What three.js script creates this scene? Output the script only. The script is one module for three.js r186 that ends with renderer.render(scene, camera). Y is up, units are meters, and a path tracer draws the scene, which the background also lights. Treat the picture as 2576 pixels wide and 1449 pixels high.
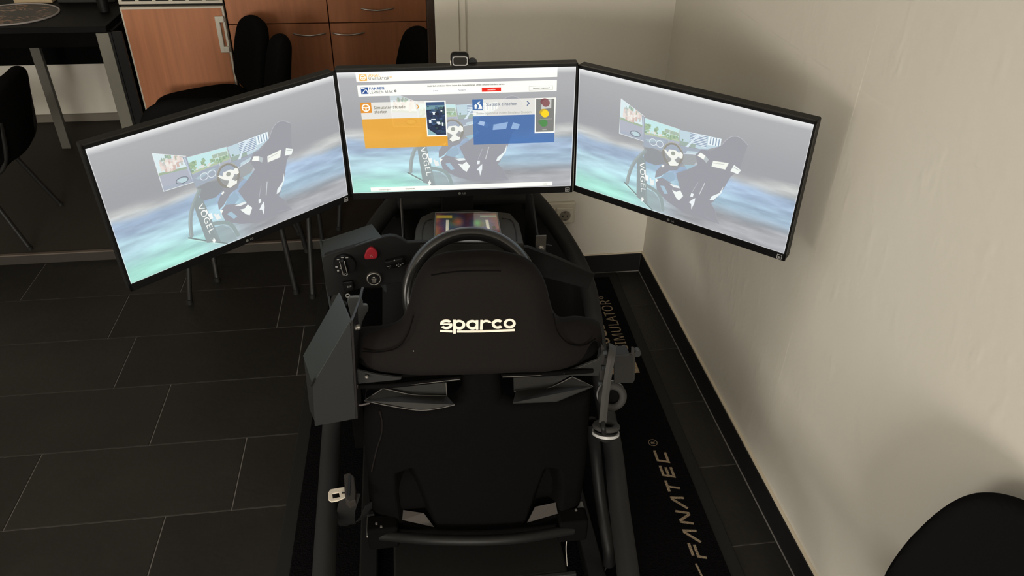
import * as THREE from 'three';
import { RoundedBoxGeometry } from 'three/addons/geometries/RoundedBoxGeometry.js';
import { TextGeometry } from 'three/addons/geometries/TextGeometry.js';
import { FontLoader } from 'three/addons/loaders/FontLoader.js';
import { MarchingCubes } from 'three/addons/objects/MarchingCubes.js';
import { mergeGeometries, mergeVertices, toCreasedNormals } from 'three/addons/utils/BufferGeometryUtils.js';
import { RectAreaLightUniformsLib } from 'three/addons/lights/RectAreaLightUniformsLib.js';

// ---------------------------------------------------------------- camera, lights, exposure
const V = (x, y, z) => new THREE.Vector3(x, y, z);
const scene = new THREE.Scene();
scene.background = new THREE.Color(0, 0, 0);
const camera = new THREE.PerspectiveCamera(41.3146, 2576 / 1449, 0.05, 40);
camera.position.set(-0.98645, 1.80189, 2.76851);
camera.rotation.order = 'YXZ';
camera.rotation.set(-0.586576, -0.14733, 0.022367);
camera.updateMatrixWorld(true);
scene.add(camera);

const renderer = new THREE.WebGLRenderer({ antialias: true });
renderer.toneMapping = THREE.LinearToneMapping;
renderer.toneMappingExposure = 0.96;
renderer.shadowMap.enabled = true;
RectAreaLightUniformsLib.init();
// two daylight windows behind the photographer light the room; the three screens are the other lamps
function areaLight(name, color, intensity, w, h, pos, target) {
  const l = new THREE.RectAreaLight(color, intensity, w, h);
  l.name = name; l.position.copy(pos); l.lookAt(target); scene.add(l);
}
const WARM = new THREE.Color(1, 0.94, 0.84);
areaLight('window_front_daylight', WARM, 36, 1.6, 1.1, V(-1.7, 1.4, 6.52), V(-1.7, 1.4, 0));
areaLight('window_left_daylight', WARM, 12.5, 1.3, 0.9, V(-4.52, 1.05, 3.5), V(0, 1.05, 3.5));

// ---------------------------------------------------------------- helpers
let seed = 7;
const rnd = () => (seed = (seed * 16807) % 2147483647) / 2147483647;
const lin = (r, g, b) => new THREE.Color().setRGB(r, g, b);
const mat = (color, roughness = 0.6, o = {}) => new THREE.MeshPhysicalMaterial({ color, roughness, ...(Math.max(color.r, color.g, color.b) < 0.06 && !o.metalness ? { specularIntensity: 0.4 } : {}), ...o });

const used = {};
function numbered(n) { const k = used[n] = (used[n] ?? -1) + 1; return k ? `${n}_${String(k).padStart(3, '0')}` : n; }
function tag(o, label, category, group) { o.userData.label = label; o.userData.category = category; if (group) o.userData.group = group; return o; }
function thing(name, label, category, pos = [0, 0, 0], turn = 0, group) {
  const o = new THREE.Group(); o.name = numbered(name); o.position.set(...pos); o.rotation.y = turn; scene.add(o);
  return tag(o, label, category, group);
}
const flat = (g) => { const h = g.index ? g.toNonIndexed() : g; for (const k of Object.keys(h.attributes)) if (!['position', 'normal', 'uv'].includes(k)) h.deleteAttribute(k); if (!h.attributes.normal) h.computeVertexNormals(); if (!h.attributes.uv) h.setAttribute('uv', new THREE.BufferAttribute(new Float32Array(h.attributes.position.count * 2), 2)); return h; };
const merge = (gs) => Array.isArray(gs) ? (gs.length === 1 ? gs[0] : mergeGeometries(gs.map(flat))) : gs;
function mesh(name, geos, m, parent) {
  const o = new THREE.Mesh(merge(geos), m); o.name = name; o.castShadow = o.receiveShadow = true; (parent ?? scene).add(o); return o;
}
// a part given in world metres under a thing that stands at its own base point (things used with it are not turned)
function wpart(name, geos, m, t, label) {
  const g = merge(geos).clone(); const root = t.isMesh ? t.parent : t; g.translate(-root.position.x, -root.position.y, -root.position.z);
  const o = mesh(name, g, m, t); if (label) o.userData.label = label; return o;
}
function structure(name, geos, m) { const o = mesh(name, geos, m); o.userData.kind = 'structure'; return o; }
function box(x0, y0, z0, x1, y1, z1, r = 0) {
  const w = x1 - x0, h = y1 - y0, d = z1 - z0;
  const g = r ? new RoundedBoxGeometry(w, h, d, 3, r) : new THREE.BoxGeometry(w, h, d);
  return g.translate((x0 + x1) / 2, (y0 + y1) / 2, (z0 + z1) / 2);
}
function tube(pts, r, seg = 40, radial = 14, closed = false) { return new THREE.TubeGeometry(new THREE.CatmullRomCurve3(pts.map((p) => p.isVector3 ? p : V(...p)), closed, 'centripetal'), seg, r, radial, closed); }
function rod(a, b, r0, r1 = r0, n = 14) {
  const d = b.clone().sub(a), g = new THREE.CylinderGeometry(r1, r0, d.length(), n);
  g.applyQuaternion(new THREE.Quaternion().setFromUnitVectors(V(0, 1, 0), d.clone().normalize()));
  return g.translate((a.x + b.x) / 2, (a.y + b.y) / 2, (a.z + b.z) / 2);
}
// where the line of sight of a photograph pixel meets a plane axis = value
function sight(px, py) {
  const t = Math.tan(THREE.MathUtils.degToRad(41.3146 / 2));
  return V((px / 2576 * 2 - 1) * t * 2576 / 1449, (1 - py / 1449 * 2) * t, -1).applyQuaternion(camera.quaternion);
}
function hit(px, py, axis, value) { const d = sight(px, py); return camera.position.clone().addScaledVector(d, (value - camera.position[axis]) / d[axis]); }
// a flat plate: polygon in space, given thickness, edges square
function plate(pts, th) {
  const n = V(0, 0, 0); pts.forEach((p, i) => n.add(p.clone().cross(pts[(i + 1) % pts.length]))); n.normalize();
  const u = pts[1].clone().sub(pts[0]).normalize(), v = n.clone().cross(u), o = pts[0];
  const p2 = pts.map((p) => new THREE.Vector2(p.clone().sub(o).dot(u), p.clone().sub(o).dot(v)));
  const g = new THREE.ExtrudeGeometry(new THREE.Shape(p2), { depth: th, bevelEnabled: true, bevelSize: th * 0.15, bevelThickness: th * 0.15, bevelSegments: 1, bevelOffset: -th * 0.15 });
  return g.translate(0, 0, -th).applyMatrix4(new THREE.Matrix4().makeBasis(u, v, n).setPosition(o));
}
// a sheet through points that need not lie in one plane, given thickness
function sheet(pts, th) {
  const n = V(0, 0, 0); pts.forEach((p, i) => n.add(p.clone().cross(pts[(i + 1) % pts.length]))); n.normalize();
  const u = pts[1].clone().sub(pts[0]).normalize(), v = n.clone().cross(u);
  const f = THREE.ShapeUtils.triangulateShape(pts.map((p) => new THREE.Vector2(p.dot(u), p.dot(v))), []), q = [], back = pts.map((p) => p.clone().addScaledVector(n, -th));
  const tri = (a, b, c) => q.push(...a.toArray(), ...b.toArray(), ...c.toArray());
  for (const [a, b, c] of f) { tri(pts[a], pts[b], pts[c]); tri(back[c], back[b], back[a]); }
  pts.forEach((p, i) => { const j = (i + 1) % pts.length; tri(p, back[i], back[j]); tri(p, back[j], pts[j]); });
  const g = new THREE.BufferGeometry(); g.setAttribute('position', new THREE.Float32BufferAttribute(q, 3)); g.computeVertexNormals(); return g;
}
// smooth closed outline through 2D points
function smooth(pts, n = 120, tension = 0.5) {
  return new THREE.CatmullRomCurve3(pts.map((p) => V(p[0], p[1], 0)), true, 'centripetal', tension).getSpacedPoints(n).slice(0, n).map((p) => [p.x, p.y]);
}
function sdPoly(poly, x, y) {
  let d = Infinity, s = 1;
  for (let i = 0, j = poly.length - 1; i < poly.length; j = i++) {
    const ex = poly[j][0] - poly[i][0], ey = poly[j][1] - poly[i][1], wx = x - poly[i][0], wy = y - poly[i][1];
    const t = Math.min(1, Math.max(0, (wx * ex + wy * ey) / (ex * ex + ey * ey))), bx = wx - ex * t, by = wy - ey * t;
    d = Math.min(d, bx * bx + by * by);
    const c1 = y >= poly[i][1], c2 = y < poly[j][1], c3 = ex * wy > ey * wx;
    if ((c1 && c2 && c3) || (!c1 && !c2 && !c3)) s = -s;
  }
  return s * Math.sqrt(d);
}
// one continuous surface round a distance field; column(x, y) may prepare what is the same for a whole column
function field(column, lo, hi, N) {
  const mc = new MarchingCubes(N, new THREE.MeshBasicMaterial(), false, false, 400000);
  mc.isolation = 0;
  const at = (k, i) => lo[k] + (hi[k] - lo[k]) * (i / N);
  for (let iy = 0; iy < N; iy++) for (let ix = 0; ix < N; ix++) {
    const f = column(at(0, ix), at(1, iy));
    for (let iz = 0; iz < N; iz++) mc.field[iz * N * N + iy * N + ix] = -f(at(2, iz));
  }
  mc.update();
  const p = mc.positionArray.slice(0, mc.count * 3);
  for (let i = 0; i < p.length; i += 3) for (let k = 0; k < 3; k++) p[i + k] = lo[k] + (hi[k] - lo[k]) * (p[i + k] * 0.5 + 0.5);
  let g = new THREE.BufferGeometry(); g.setAttribute('position', new THREE.BufferAttribute(p, 3));
  g = mergeVertices(g, 1e-5); g.computeVertexNormals();
  const q = g.attributes.position, uv = new Float32Array(q.count * 2);
  for (let i = 0; i < q.count; i++) { uv[2 * i] = q.getX(i); uv[2 * i + 1] = q.getY(i); }
  g.setAttribute('uv', new THREE.BufferAttribute(uv, 2));
  return g;
}
const round2 = (a, b, R) => { const p = Math.max(a + R, 0), q = Math.max(b + R, 0); return Math.min(Math.max(a + R, b + R), 0) + Math.hypot(p, q) - R; };

// noise
const hash = (x, y) => { const s = Math.sin(x * 127.1 + y * 311.7) * 43758.5453; return s - Math.floor(s); };
function vnoise(x, y) {
  const i = Math.floor(x), j = Math.floor(y), f = x - i, g = y - j, u = f * f * (3 - 2 * f), v = g * g * (3 - 2 * g);
  return (hash(i, j) * (1 - u) + hash(i + 1, j) * u) * (1 - v) + (hash(i, j + 1) * (1 - u) + hash(i + 1, j + 1) * u) * v;
}
const fbm = (x, y, o = 5) => { let s = 0, a = 0.5; for (let k = 0; k < o; k++) { s += a * vnoise(x, y); x = x * 2.03 + 17; y = y * 2.03 + 5; a *= 0.5; } return s; };
function dataTex(w, h, fn, srgb, repX = 1, repY = 1) {
  const d = new Uint8Array(w * h * 4);
  for (let y = 0; y < h; y++) for (let x = 0; x < w; x++) { const c = fn(x / w, y / h), k = (y * w + x) * 4; for (let i = 0; i < 3; i++) d[k + i] = Math.max(0, Math.min(255, (c.length ? c[i] : c) * 255)); d[k + 3] = 255; }
  const t = new THREE.DataTexture(d, w, h); t.wrapS = t.wrapT = THREE.RepeatWrapping; t.magFilter = t.minFilter = THREE.LinearFilter; t.repeat.set(repX, repY);
  if (srgb) t.colorSpace = THREE.SRGBColorSpace; t.needsUpdate = true; return t;
}
function worldUV(g, f) { const p = g.attributes.position, u = new Float32Array(p.count * 2); for (let i = 0; i < p.count; i++) { const [a, b] = f(p.getX(i), p.getY(i), p.getZ(i)); u[2 * i] = a; u[2 * i + 1] = b; } g.setAttribute('uv', new THREE.BufferAttribute(u, 2)); return g; }

// ---------------------------------------------------------------- materials
const plasterBump = dataTex(512, 512, (x, y) => 0.5 * fbm(x * 8, y * 5, 4) + 0.35 * Math.pow(Math.max(0, fbm(x * 40, y * 14 + 9, 3) - 0.45) * 2.2, 2) + 0.12 * fbm(x * 90, y * 80, 2), false, 0.8, 0.8);
const M = {
  wall: mat(lin(0.62, 0.59, 0.525), 0.75, { bumpMap: plasterBump, bumpScale: 0.0028 }),
  ceiling: mat(lin(0.82, 0.79, 0.73), 0.95),
  casing: mat(lin(0.6, 0.57, 0.5), 0.45),
  darkTrim: mat(lin(0.03, 0.018, 0.012), 0.5),
  grout: mat(lin(0.17, 0.16, 0.15), 0.9),
  caulk: mat(lin(0.62, 0.55, 0.43), 0.6),
  baseTile: mat(lin(0.012, 0.012, 0.012), 0.45),
  platform: mat(lin(0.035, 0.031, 0.026), 0.6),
  fabric: mat(lin(0.011, 0.0095, 0.009), 0.95, { specularIntensity: 0.05, sheen: 0.14, sheenRoughness: 0.3, sheenColor: lin(0.5, 0.5, 0.52) }),
  fabricDark: mat(lin(0.0045, 0.0043, 0.0043), 0.95, { specularIntensity: 0 }),
  chairFabric: mat(lin(0.006, 0.006, 0.006), 0.95, { specularIntensity: 0.03 }),
  chairMetal: mat(lin(0.014, 0.0135, 0.013), 0.45),
  frame: mat(lin(0.018, 0.018, 0.018), 0.6),
  sheet: mat(lin(0.034, 0.04, 0.041), 0.55),
  blackPlastic: mat(lin(0.008, 0.008, 0.008), 0.5),
  glossBlack: mat(lin(0.006, 0.006, 0.006), 0.3),
  greyPlastic: mat(lin(0.03, 0.03, 0.028), 0.6),
  steel: mat(lin(0.55, 0.53, 0.5), 0.35, { metalness: 0.9 }),
  bolt: mat(lin(0.2, 0.19, 0.175), 0.45, { metalness: 0.7 }),
  silver: mat(lin(0.32, 0.32, 0.32), 0.4),
  white: mat(lin(0.72, 0.7, 0.65), 0.5),
  ivory: mat(lin(0.55, 0.51, 0.43), 0.45),
  logo: mat(lin(0.78, 0.73, 0.64), 0.8),
  print: mat(lin(0.3, 0.3, 0.3), 0.6),
  edgeGlint: mat(lin(0.09, 0.085, 0.08), 0.5),  // paler tone for painted highlights along lit edges
  red: mat(lin(0.35, 0.012, 0.025), 0.4),
  leather: mat(lin(0.012, 0.012, 0.012), 0.26, { specularIntensity: 1 }),
};
const woodTex = dataTex(512, 512, (x, y) => { const g = fbm(x * 60, y * 3.2, 4), b = fbm(x * 6 + 2, y * 1.2, 3); const k = 0.86 + 0.16 * g + 0.1 * (b - 0.5); return [0.725 * k, 0.465 * k, 0.31 * k]; }, true, 1, 1);
M.wood = mat(lin(1, 1, 1), 0.55, { map: woodTex });
const tileTex = [0, 1, 2].map((s) => dataTex(256, 128, (x, y) => { const v = 0.136 + 0.03 * (fbm(x * 4 + s * 9, y * 2 + s, 4) - 0.5) + 0.02 * (fbm(x * 50 + s, y * 50, 2) - 0.5) + (s - 1) * 0.008; return [v * 1.04, v, v * 0.93]; }, true));
const tileBump = dataTex(256, 128, (x, y) => fbm(x * 30, y * 16, 4));
M.tile = tileTex.map((map) => mat(lin(1, 1, 1), 0.5, { map, specularIntensity: 0.5, bumpMap: tileBump, bumpScale: 0.0008 }));
const font = await new FontLoader().loadAsync('fonts/droid/droid_sans_bold.typeface.json');
function text3(s, size, depth = 0.0006) { const g = new TextGeometry(s, { font, size, depth, curveSegments: 4, bevelEnabled: false }); g.computeBoundingBox(); g.translate(-g.boundingBox.max.x / 2, -size / 2, 0); return g; }

// ---------------------------------------------------------------- the setting
const ROOM = { x0: -4.6, x1: 0, z0: -1.93, z1: 6.6, h: 2.6, step: -0.33, lift: 0.045 };
{
  // main floor: grout bed, one mesh per tile, rows 0.30 deep, joints where the photograph shows them
  const floor = structure('floor', box(ROOM.x0, -0.12, ROOM.step, 0, -0.0025, ROOM.z1), M.grout);
  const P = 0.627, start = { '-2': -1.969, '-1': -1.969, 0: -1.5437, 1: -1.4382, 2: -1.8717, 3: -1.5679, 4: -1.7529 };
  const gap = 0.0036;
  const cuts = {};
  const tileGeo = (w, d) => (cuts[[w.toFixed(3), d.toFixed(3)]] ??= new RoundedBoxGeometry(w, 0.012, d, 1, 0.0012));
  for (let k = -2; k < 23; k++) {
    const za = Math.max(0.2674 + (k - 1) * 0.3, ROOM.step), zb = Math.min(0.2674 + k * 0.3, ROOM.z1);
    if (zb - za < 0.02) continue;
    const off = start[k] ?? -1.6 + ((k * 0.217) % P);
    for (let n = -6; n < 6; n++) {
      const xa = Math.max(off + n * P, ROOM.x0), xb = Math.min(off + (n + 1) * P, 0);
      if (xb - xa < 0.02) continue;
      const m = mesh('tile', tileGeo(xb - xa - gap, zb - za - gap), M.tile[Math.floor(rnd() * 3)], floor);
      m.position.set((xa + xb) / 2, -0.006, (za + zb) / 2);
    }
  }
  const step = structure('floor_raised', box(ROOM.x0, -0.12, ROOM.z0 - 0.2, 0.2, ROOM.lift, ROOM.step), M.platform);
  mesh('edge_strip', box(ROOM.x0, ROOM.lift - 0.003, ROOM.step - 0.012, -0.87, ROOM.lift + 0.0025, ROOM.step + 0.003), mat(lin(0.1, 0.08, 0.065), 0.5), step);

  const uvX = (g) => worldUV(g, (x, y, z) => [z, y]), uvZ = (g) => worldUV(g, (x, y, z) => [x, y]);
  structure('wall_right', uvX(box(0, -0.12, ROOM.z0 - 0.2, 0.2, ROOM.h, ROOM.z1 + 0.2)), M.wall);
  structure('wall_back', uvZ(box(-0.8714, -0.12, ROOM.step, 0, ROOM.h, 0)), M.wall);
  structure('wall_kitchen', uvZ(box(ROOM.x0 - 0.2, -0.12, ROOM.z0 - 0.2, 0, ROOM.h, ROOM.z0)), M.wall);
  structure('ceiling', box(ROOM.x0 - 0.2, ROOM.h, ROOM.z0 - 0.2, 0.2, ROOM.h + 0.15, ROOM.z1 + 0.2), M.ceiling);
  // left wall and front wall, each round its window opening
  const zl = [2.85, 4.15], yl = [0.6, 1.5], xf = [-2.5, -0.9], yf = [0.85, 1.95], ZF = 6.6;
  structure('wall_left', [box(-4.8, -0.12, ROOM.z0, -4.6, ROOM.h, zl[0]), box(-4.8, -0.12, zl[1], -4.6, ROOM.h, ROOM.z1), box(-4.8, -0.12, zl[0], -4.6, yl[0], zl[1]), box(-4.8, yl[1], zl[0], -4.6, ROOM.h, zl[1])], M.ceiling);
  structure('wall_front', [box(-4.8, -0.12, ZF, xf[0], ROOM.h, ZF + 0.2), box(xf[1], -0.12, ZF, 0, ROOM.h, ZF + 0.2), box(xf[0], -0.12, ZF, xf[1], yf[0], ZF + 0.2), box(xf[0], yf[1], ZF, xf[1], ROOM.h, ZF + 0.2)], M.ceiling);
  const lit = mat(lin(0, 0, 0), 0.9, { emissive: lin(1, 0.93, 0.83), emissiveIntensity: 1.6 });
  const w1 = structure('window_1', box(-4.72, yl[0], zl[0], -4.7, yl[1], zl[1]), lit);
  mesh('window_frame', [box(-4.7, yl[0], zl[0], -4.64, yl[0] + 0.05, zl[1]), box(-4.7, yl[1] - 0.05, zl[0], -4.64, yl[1], zl[1]), box(-4.7, yl[0], zl[0], -4.64, yl[1], zl[0] + 0.05), box(-4.7, yl[0], zl[1] - 0.05, -4.64, yl[1], zl[1]), box(-4.7, yl[0], 3.475, -4.64, yl[1], 3.525)], M.white, w1);
  const w2 = structure('window_2', box(xf[0], yf[0], ZF + 0.1, xf[1], yf[1], ZF + 0.12), lit);
  mesh('window_frame', [box(xf[0], yf[0], ZF + 0.04, xf[1], yf[0] + 0.05, ZF + 0.1), box(xf[0], yf[1] - 0.05, ZF + 0.04, xf[1], yf[1], ZF + 0.1), box(xf[0], yf[0], ZF + 0.04, xf[0] + 0.05, yf[1], ZF + 0.1), box(xf[1] - 0.05, yf[0], ZF + 0.04, xf[1], yf[1], ZF + 0.1), box(-1.725, yf[0], ZF + 0.04, -1.675, yf[1], ZF + 0.1)], M.white, w2);

  // skirting tiles with a pale joint on top
  const hb = 0.09;
  const br = structure('baseboard_right', box(-0.006, 0, 0, 0, hb - 0.001, ROOM.z1), M.grout);
  for (let z = 1.86 - 3 * 0.627; z < ROOM.z1; z += 0.627) { const a = Math.max(z, 0.011), b = Math.min(z + 0.627, ROOM.z1); mesh('tile', box(-0.011, 0.003, a, 0, hb, b - 0.003, 0.001), M.baseTile, br); }
  mesh('joint_strip', box(-0.008, hb, 0, 0.0, hb + 0.007, ROOM.z1, 0.001), M.caulk, br);
  mesh('joint_strip', box(-0.013, 0, 0.011, -0.002, 0.004, ROOM.z1), M.grout, br);
  const bb = structure('baseboard_back', box(-0.80, 0, 0, 0, hb - 0.001, 0.006), M.grout);
  mesh('tile', box(-0.627, 0.003, 0, -0.0115, hb, 0.011, 0.001), M.baseTile, bb); mesh('tile', box(-0.79, 0.003, 0, -0.63, hb, 0.011, 0.001), M.baseTile, bb);
  mesh('joint_strip', box(-0.8, hb, 0, -0.008, hb + 0.004, 0.007, 0.001), M.caulk, bb);
  mesh('joint_strip', box(-0.8, 0, 0.002, -0.011, 0.004, 0.013), M.grout, bb);
  const bk = structure('baseboard_kitchen', box(ROOM.x0, ROOM.lift, ROOM.z0, -0.9, ROOM.lift + 0.045, ROOM.z0 + 0.012), mat(lin(0.16, 0.145, 0.12), 0.5));
  // casing at the end of the back wall and the dark stile beside it
  structure('trim_1', box(-0.8714, 0, 0, -0.787, ROOM.h, 0.014, 0.003), M.casing);
  structure('trim_2', box(-0.787, 0, 0, -0.763, ROOM.h, 0.008, 0.002), M.casing);
  structure('trim_3', box(-0.8975, 0, -0.06, -0.8714, ROOM.h, 0.006, 0.003), M.darkTrim);
}
{ // double socket on the back wall
  const a = hit(1400, 518, 'z', 0), b = hit(1436, 552, 'z', 0), cx = (a.x + b.x) / 2, cy = (a.y + b.y) / 2;
  const t = thing('power_socket', 'ivory wall socket low on the back wall beside the rig tube', 'socket', [cx, cy, 0]);
  mesh('housing', box(-0.115, -0.043, 0, 0.045, 0.055, 0.02, 0.006), M.ivory, t);
  mesh('cover_plate', box(-0.036, -0.036, 0.018, 0.036, 0.036, 0.028, 0.004), M.ivory, t);
  mesh('cover_plate', box(-0.108, -0.036, 0.018, -0.04, 0.036, 0.028, 0.004), M.ivory, t);
  const ring = new THREE.RingGeometry(0.0205, 0.0235, 32).translate(0, 0, 0.0285);
  mesh('socket_cup', [new THREE.CylinderGeometry(0.0205, 0.0205, 0.003, 32).rotateX(Math.PI / 2).translate(0, 0, 0.0275), ring], mat(lin(0.2, 0.18, 0.15), 0.5), t);
  for (const s of [-1, 1]) mesh('pin_hole', new THREE.CylinderGeometry(0.003, 0.003, 0.002, 12).rotateX(Math.PI / 2).translate(s * 0.0095, 0, 0.0292), M.blackPlastic, t);
  for (const s of [-1, 1]) mesh('earth_clip', box(-0.003, s * 0.017 - 0.003, 0.028, 0.003, s * 0.017 + 0.003, 0.031), M.bolt, t);
}

// ---------------------------------------------------------------- kitchen units
const KZ = -1.33;
{
  const xr = hit(566, 30, 'z', KZ).x - 0.004, xl = hit(301, 25, 'z', KZ).x, top = hit(430, 17, 'z', KZ).y;
  const t = thing('refrigerator', 'under-counter refrigerator with orange beech door panel and pale vent grille', 'refrigerator', [(xl + xr) / 2, ROOM.lift, KZ]);
  const w = (xr - xl) / 2, h = top - ROOM.lift;
  mesh('body', box(-w - 0.002, 0, -0.58, w + 0.002, h + 0.1, -0.03, 0.004), M.glossBlack, t);
  const door = mesh('door', box(-w, 0.06, -0.03, w, h, 0, 0.003), M.ivory, t);
  mesh('door_panel', worldUV(box(-w + 0.009, 0.07, -0.01, w - 0.011, h - 0.01, 0.003), (x, y) => [x, y]), M.wood, door);
  const hy = [h - 0.045, h - 0.225];
  mesh('door_handle', [box(w - 0.048, hy[1], 0.003, w - 0.026, hy[0], 0.022, 0.004), box(w - 0.03, hy[0] - 0.03, 0.003, w - 0.004, hy[0], 0.022, 0.004), box(w - 0.03, hy[1], 0.003, w - 0.004, hy[1] + 0.03, 0.022, 0.004), box(w - 0.014, hy[1] + 0.01, 0.003, w - 0.002, hy[0] - 0.01, 0.012, 0.003)], M.casing, door);
  const gr = mesh('vent_grille', box(-w, h + 0.016, -0.06, w, h + 0.1, -0.02), M.blackPlastic, t);
  for (let i = 0; i < 4; i++) mesh('slat', box(-w, h + 0.012 + i * 0.026, -0.02, w, h + 0.026 + i * 0.026, -0.006, 0.003), M.ivory, gr);
  for (let i = 0; i < 7; i++) mesh('grille_bar', box(-w + (2 * w - 0.018) * i / 6, h + 0.014, -0.02, -w + (2 * w - 0.018) * i / 6 + 0.018, h + 0.1, -0.008, 0.002), M.ivory, gr);
}
function cabinet(x0, x1, label, topHandle, grp) {
  const t = thing('base_cabinet', label, 'cabinet', [(x0 + x1) / 2, ROOM.lift, KZ], 0, grp), w = (x1 - x0) / 2;
  const ySplit = hit(700, 60, 'z', KZ).y - ROOM.lift, top = 0.86;
  mesh('carcass', box(-w, 0.09, -0.56, w, top, -0.022), M.darkTrim, t);
  mesh('plinth', box(-w, 0, -0.5, w, 0.09, -0.06), M.darkTrim, t);
  const grip = (y) => { const g = new THREE.TubeGeometry(new THREE.CatmullRomCurve3([V(-0.08, 0, 0), V(-0.06, -0.002, 0.012), V(0, -0.006, 0.024), V(0.06, -0.002, 0.012), V(0.08, 0, 0)]), 24, 0.0055, 8); return g.scale(1, 0.8, 1).translate(0, y, 0); };
  const d = mesh('door', worldUV(box(-w + 0.0025, 0.095, -0.02, w - 0.0025, ySplit - 0.0025, 0, 0.0015), (x, y) => [x + x0, y]), M.wood, t);
  const hx = topHandle ? -w + 0.092 : w - 0.105;
  mesh('door_handle', grip(0).translate(hx, hit(780, 84, 'z', KZ).y - ROOM.lift, 0), M.steel, d);
  const f = mesh(topHandle ? 'drawer' : 'front_panel', worldUV(box(-w + 0.0025, ySplit + 0.0025, -0.02, w - 0.0025, top, 0, 0.0015), (x, y) => [x + x0 + 0.3, y]), M.wood, t);
  if (topHandle) mesh('drawer_handle', grip(0).translate(0, hit(950, 21, 'z', KZ).y - ROOM.lift, 0), M.steel, f);
}
{
  const a = hit(568, 30, 'z', KZ).x, b = hit(828, 58, 'z', KZ).x, c = hit(1074, 50, 'z', KZ).x;
  cabinet(a, b, 'orange beech base cabinet beside the refrigerator, plain panel above a door', false);
  cabinet(b, c, 'orange beech base cabinet at the wall end, with drawer above door', true);
}
{ // desk by the kitchen wall
  const yT = 0.765, t = thing('desk', 'dark desk with grey flat legs and a black back panel left of the refrigerator', 'desk', [-2.9, ROOM.lift, -1.6]);
  const P = (n, g, m, l) => wpart(n, g, m, t, l);
  const fz = -1.27;
  P('desk_top', box(-3.75, yT - 0.03, -1.92, -2.42, yT, fz, 0.004), mat(lin(0.006, 0.006, 0.006), 0.6, { specularIntensity: 0.15 }));
  P('apron', box(-3.7, yT - 0.1, fz - 0.03, -2.47, yT - 0.03, fz - 0.012), M.fabricDark);
  P('back_panel', box(-3.7, 0.40, -1.9, -2.46, yT - 0.03, -1.88), M.fabricDark);
  P('leg', box(-2.475, ROOM.lift, fz - 0.035, -2.415, yT - 0.032, fz + 0.002, 0.003), mat(lin(0.16, 0.155, 0.125), 0.5), 'flat grey leg');
  P('side_panel', box(-2.42, ROOM.lift, -1.9, -2.405, yT - 0.03, fz - 0.004), M.blackPlastic);
  P('side_panel', box(-2.415, ROOM.lift, fz - 0.03, -2.36, yT - 0.03, fz - 0.012), M.blackPlastic);
  const l2 = hit(80, 95, 'z', -1.5).x, l3 = hit(82, 180, 'z', -1.5).x;
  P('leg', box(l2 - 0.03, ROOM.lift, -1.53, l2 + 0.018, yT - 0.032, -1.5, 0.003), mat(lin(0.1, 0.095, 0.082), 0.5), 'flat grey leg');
  const e = hit(120, 40, 'y', yT);
  // round picture place mat, tray and a dark box on the desk
  const cv = document.createElement('canvas'); cv.width = cv.height = 512; const q = cv.getContext('2d');
  q.fillStyle = '#1a1210'; q.fillRect(0, 0, 512, 512);
  for (let i = 0; i < 260; i++) { const a = rnd() * 6.28, r = Math.sqrt(rnd()) * 225; q.fillStyle = ['#5c4233', '#7d5a47', '#3a2920', '#94705a', '#241b17'][Math.floor(rnd() * 5)]; q.save(); q.translate(256 + r * Math.cos(a), 256 + r * Math.sin(a)); q.rotate(rnd() * 3); q.fillRect(-30 * rnd(), -8, 70 * rnd(), 6 + 16 * rnd()); q.restore(); }
  q.fillStyle = '#120d0b'; q.beginPath(); q.ellipse(300, 250, 95, 70, 0.4, 0, 7); q.fill();
  q.strokeStyle = '#a8968a'; q.lineWidth = 9; q.beginPath(); q.moveTo(60, 190); q.quadraticCurveTo(150, 150, 250, 170); q.stroke(); q.beginPath(); q.moveTo(150, 380); q.lineTo(230, 300); q.stroke();
  const pt = new THREE.CanvasTexture(cv); pt.colorSpace = THREE.SRGBColorSpace;
  const cx = -2.94, cz = -1.52, R = 0.215;
  const pm = thing('place_mat', 'round brown picture place mat with a pale grey rim lying on the dark desk', 'place mat', [cx, yT, cz]);
  mesh('mat_disc', worldUV(new THREE.CylinderGeometry(R, R, 0.004, 64).translate(0, 0.002, 0), (x, y, z) => [x / R / 2 + 0.5, -z / R / 2 + 0.5]), mat(lin(1, 1, 1), 0.5, { map: pt }), pm);
  mesh('rim', new THREE.TorusGeometry(R, 0.0045, 8, 72).rotateX(Math.PI / 2).translate(0, 0.004, 0), mat(lin(0.34, 0.31, 0.3), 0.5), pm);
  const a = hit(35, 4, 'y', yT + 0.01), b = hit(130, 4, 'y', yT + 0.01);
  const tr = thing('tray', 'shallow pale beige tray at the rear of the dark desk, cut by the photo edge', 'tray', [(a.x + b.x) / 2, yT, a.z - 0.045]);
  mesh('tray_base', new RoundedBoxGeometry(b.x - a.x, 0.012, 0.1, 3, 0.005).translate(0, 0.006, 0), mat(lin(0.5, 0.38, 0.24), 0.5), tr);
  mesh('tray_rim', [box(-(b.x - a.x) / 2, 0.008, 0.036, (b.x - a.x) / 2, 0.03, 0.05, 0.005), box(-(b.x - a.x) / 2, 0.008, -0.05, (b.x - a.x) / 2, 0.03, -0.038, 0.005)], mat(lin(0.5, 0.38, 0.24), 0.5), tr);
  const c = hit(145, 8, 'y', yT), d = hit(288, 8, 'y', yT);
  const bx = thing('storage_box', 'low dark grey box at the back right corner of the desk', 'box', [(c.x + d.x) / 2, yT, c.z - 0.055]);
  mesh('box_body', box(-(d.x - c.x) / 2, 0, -0.05, (d.x - c.x) / 2, 0.09, 0.055, 0.006), M.greyPlastic, bx);
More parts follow.
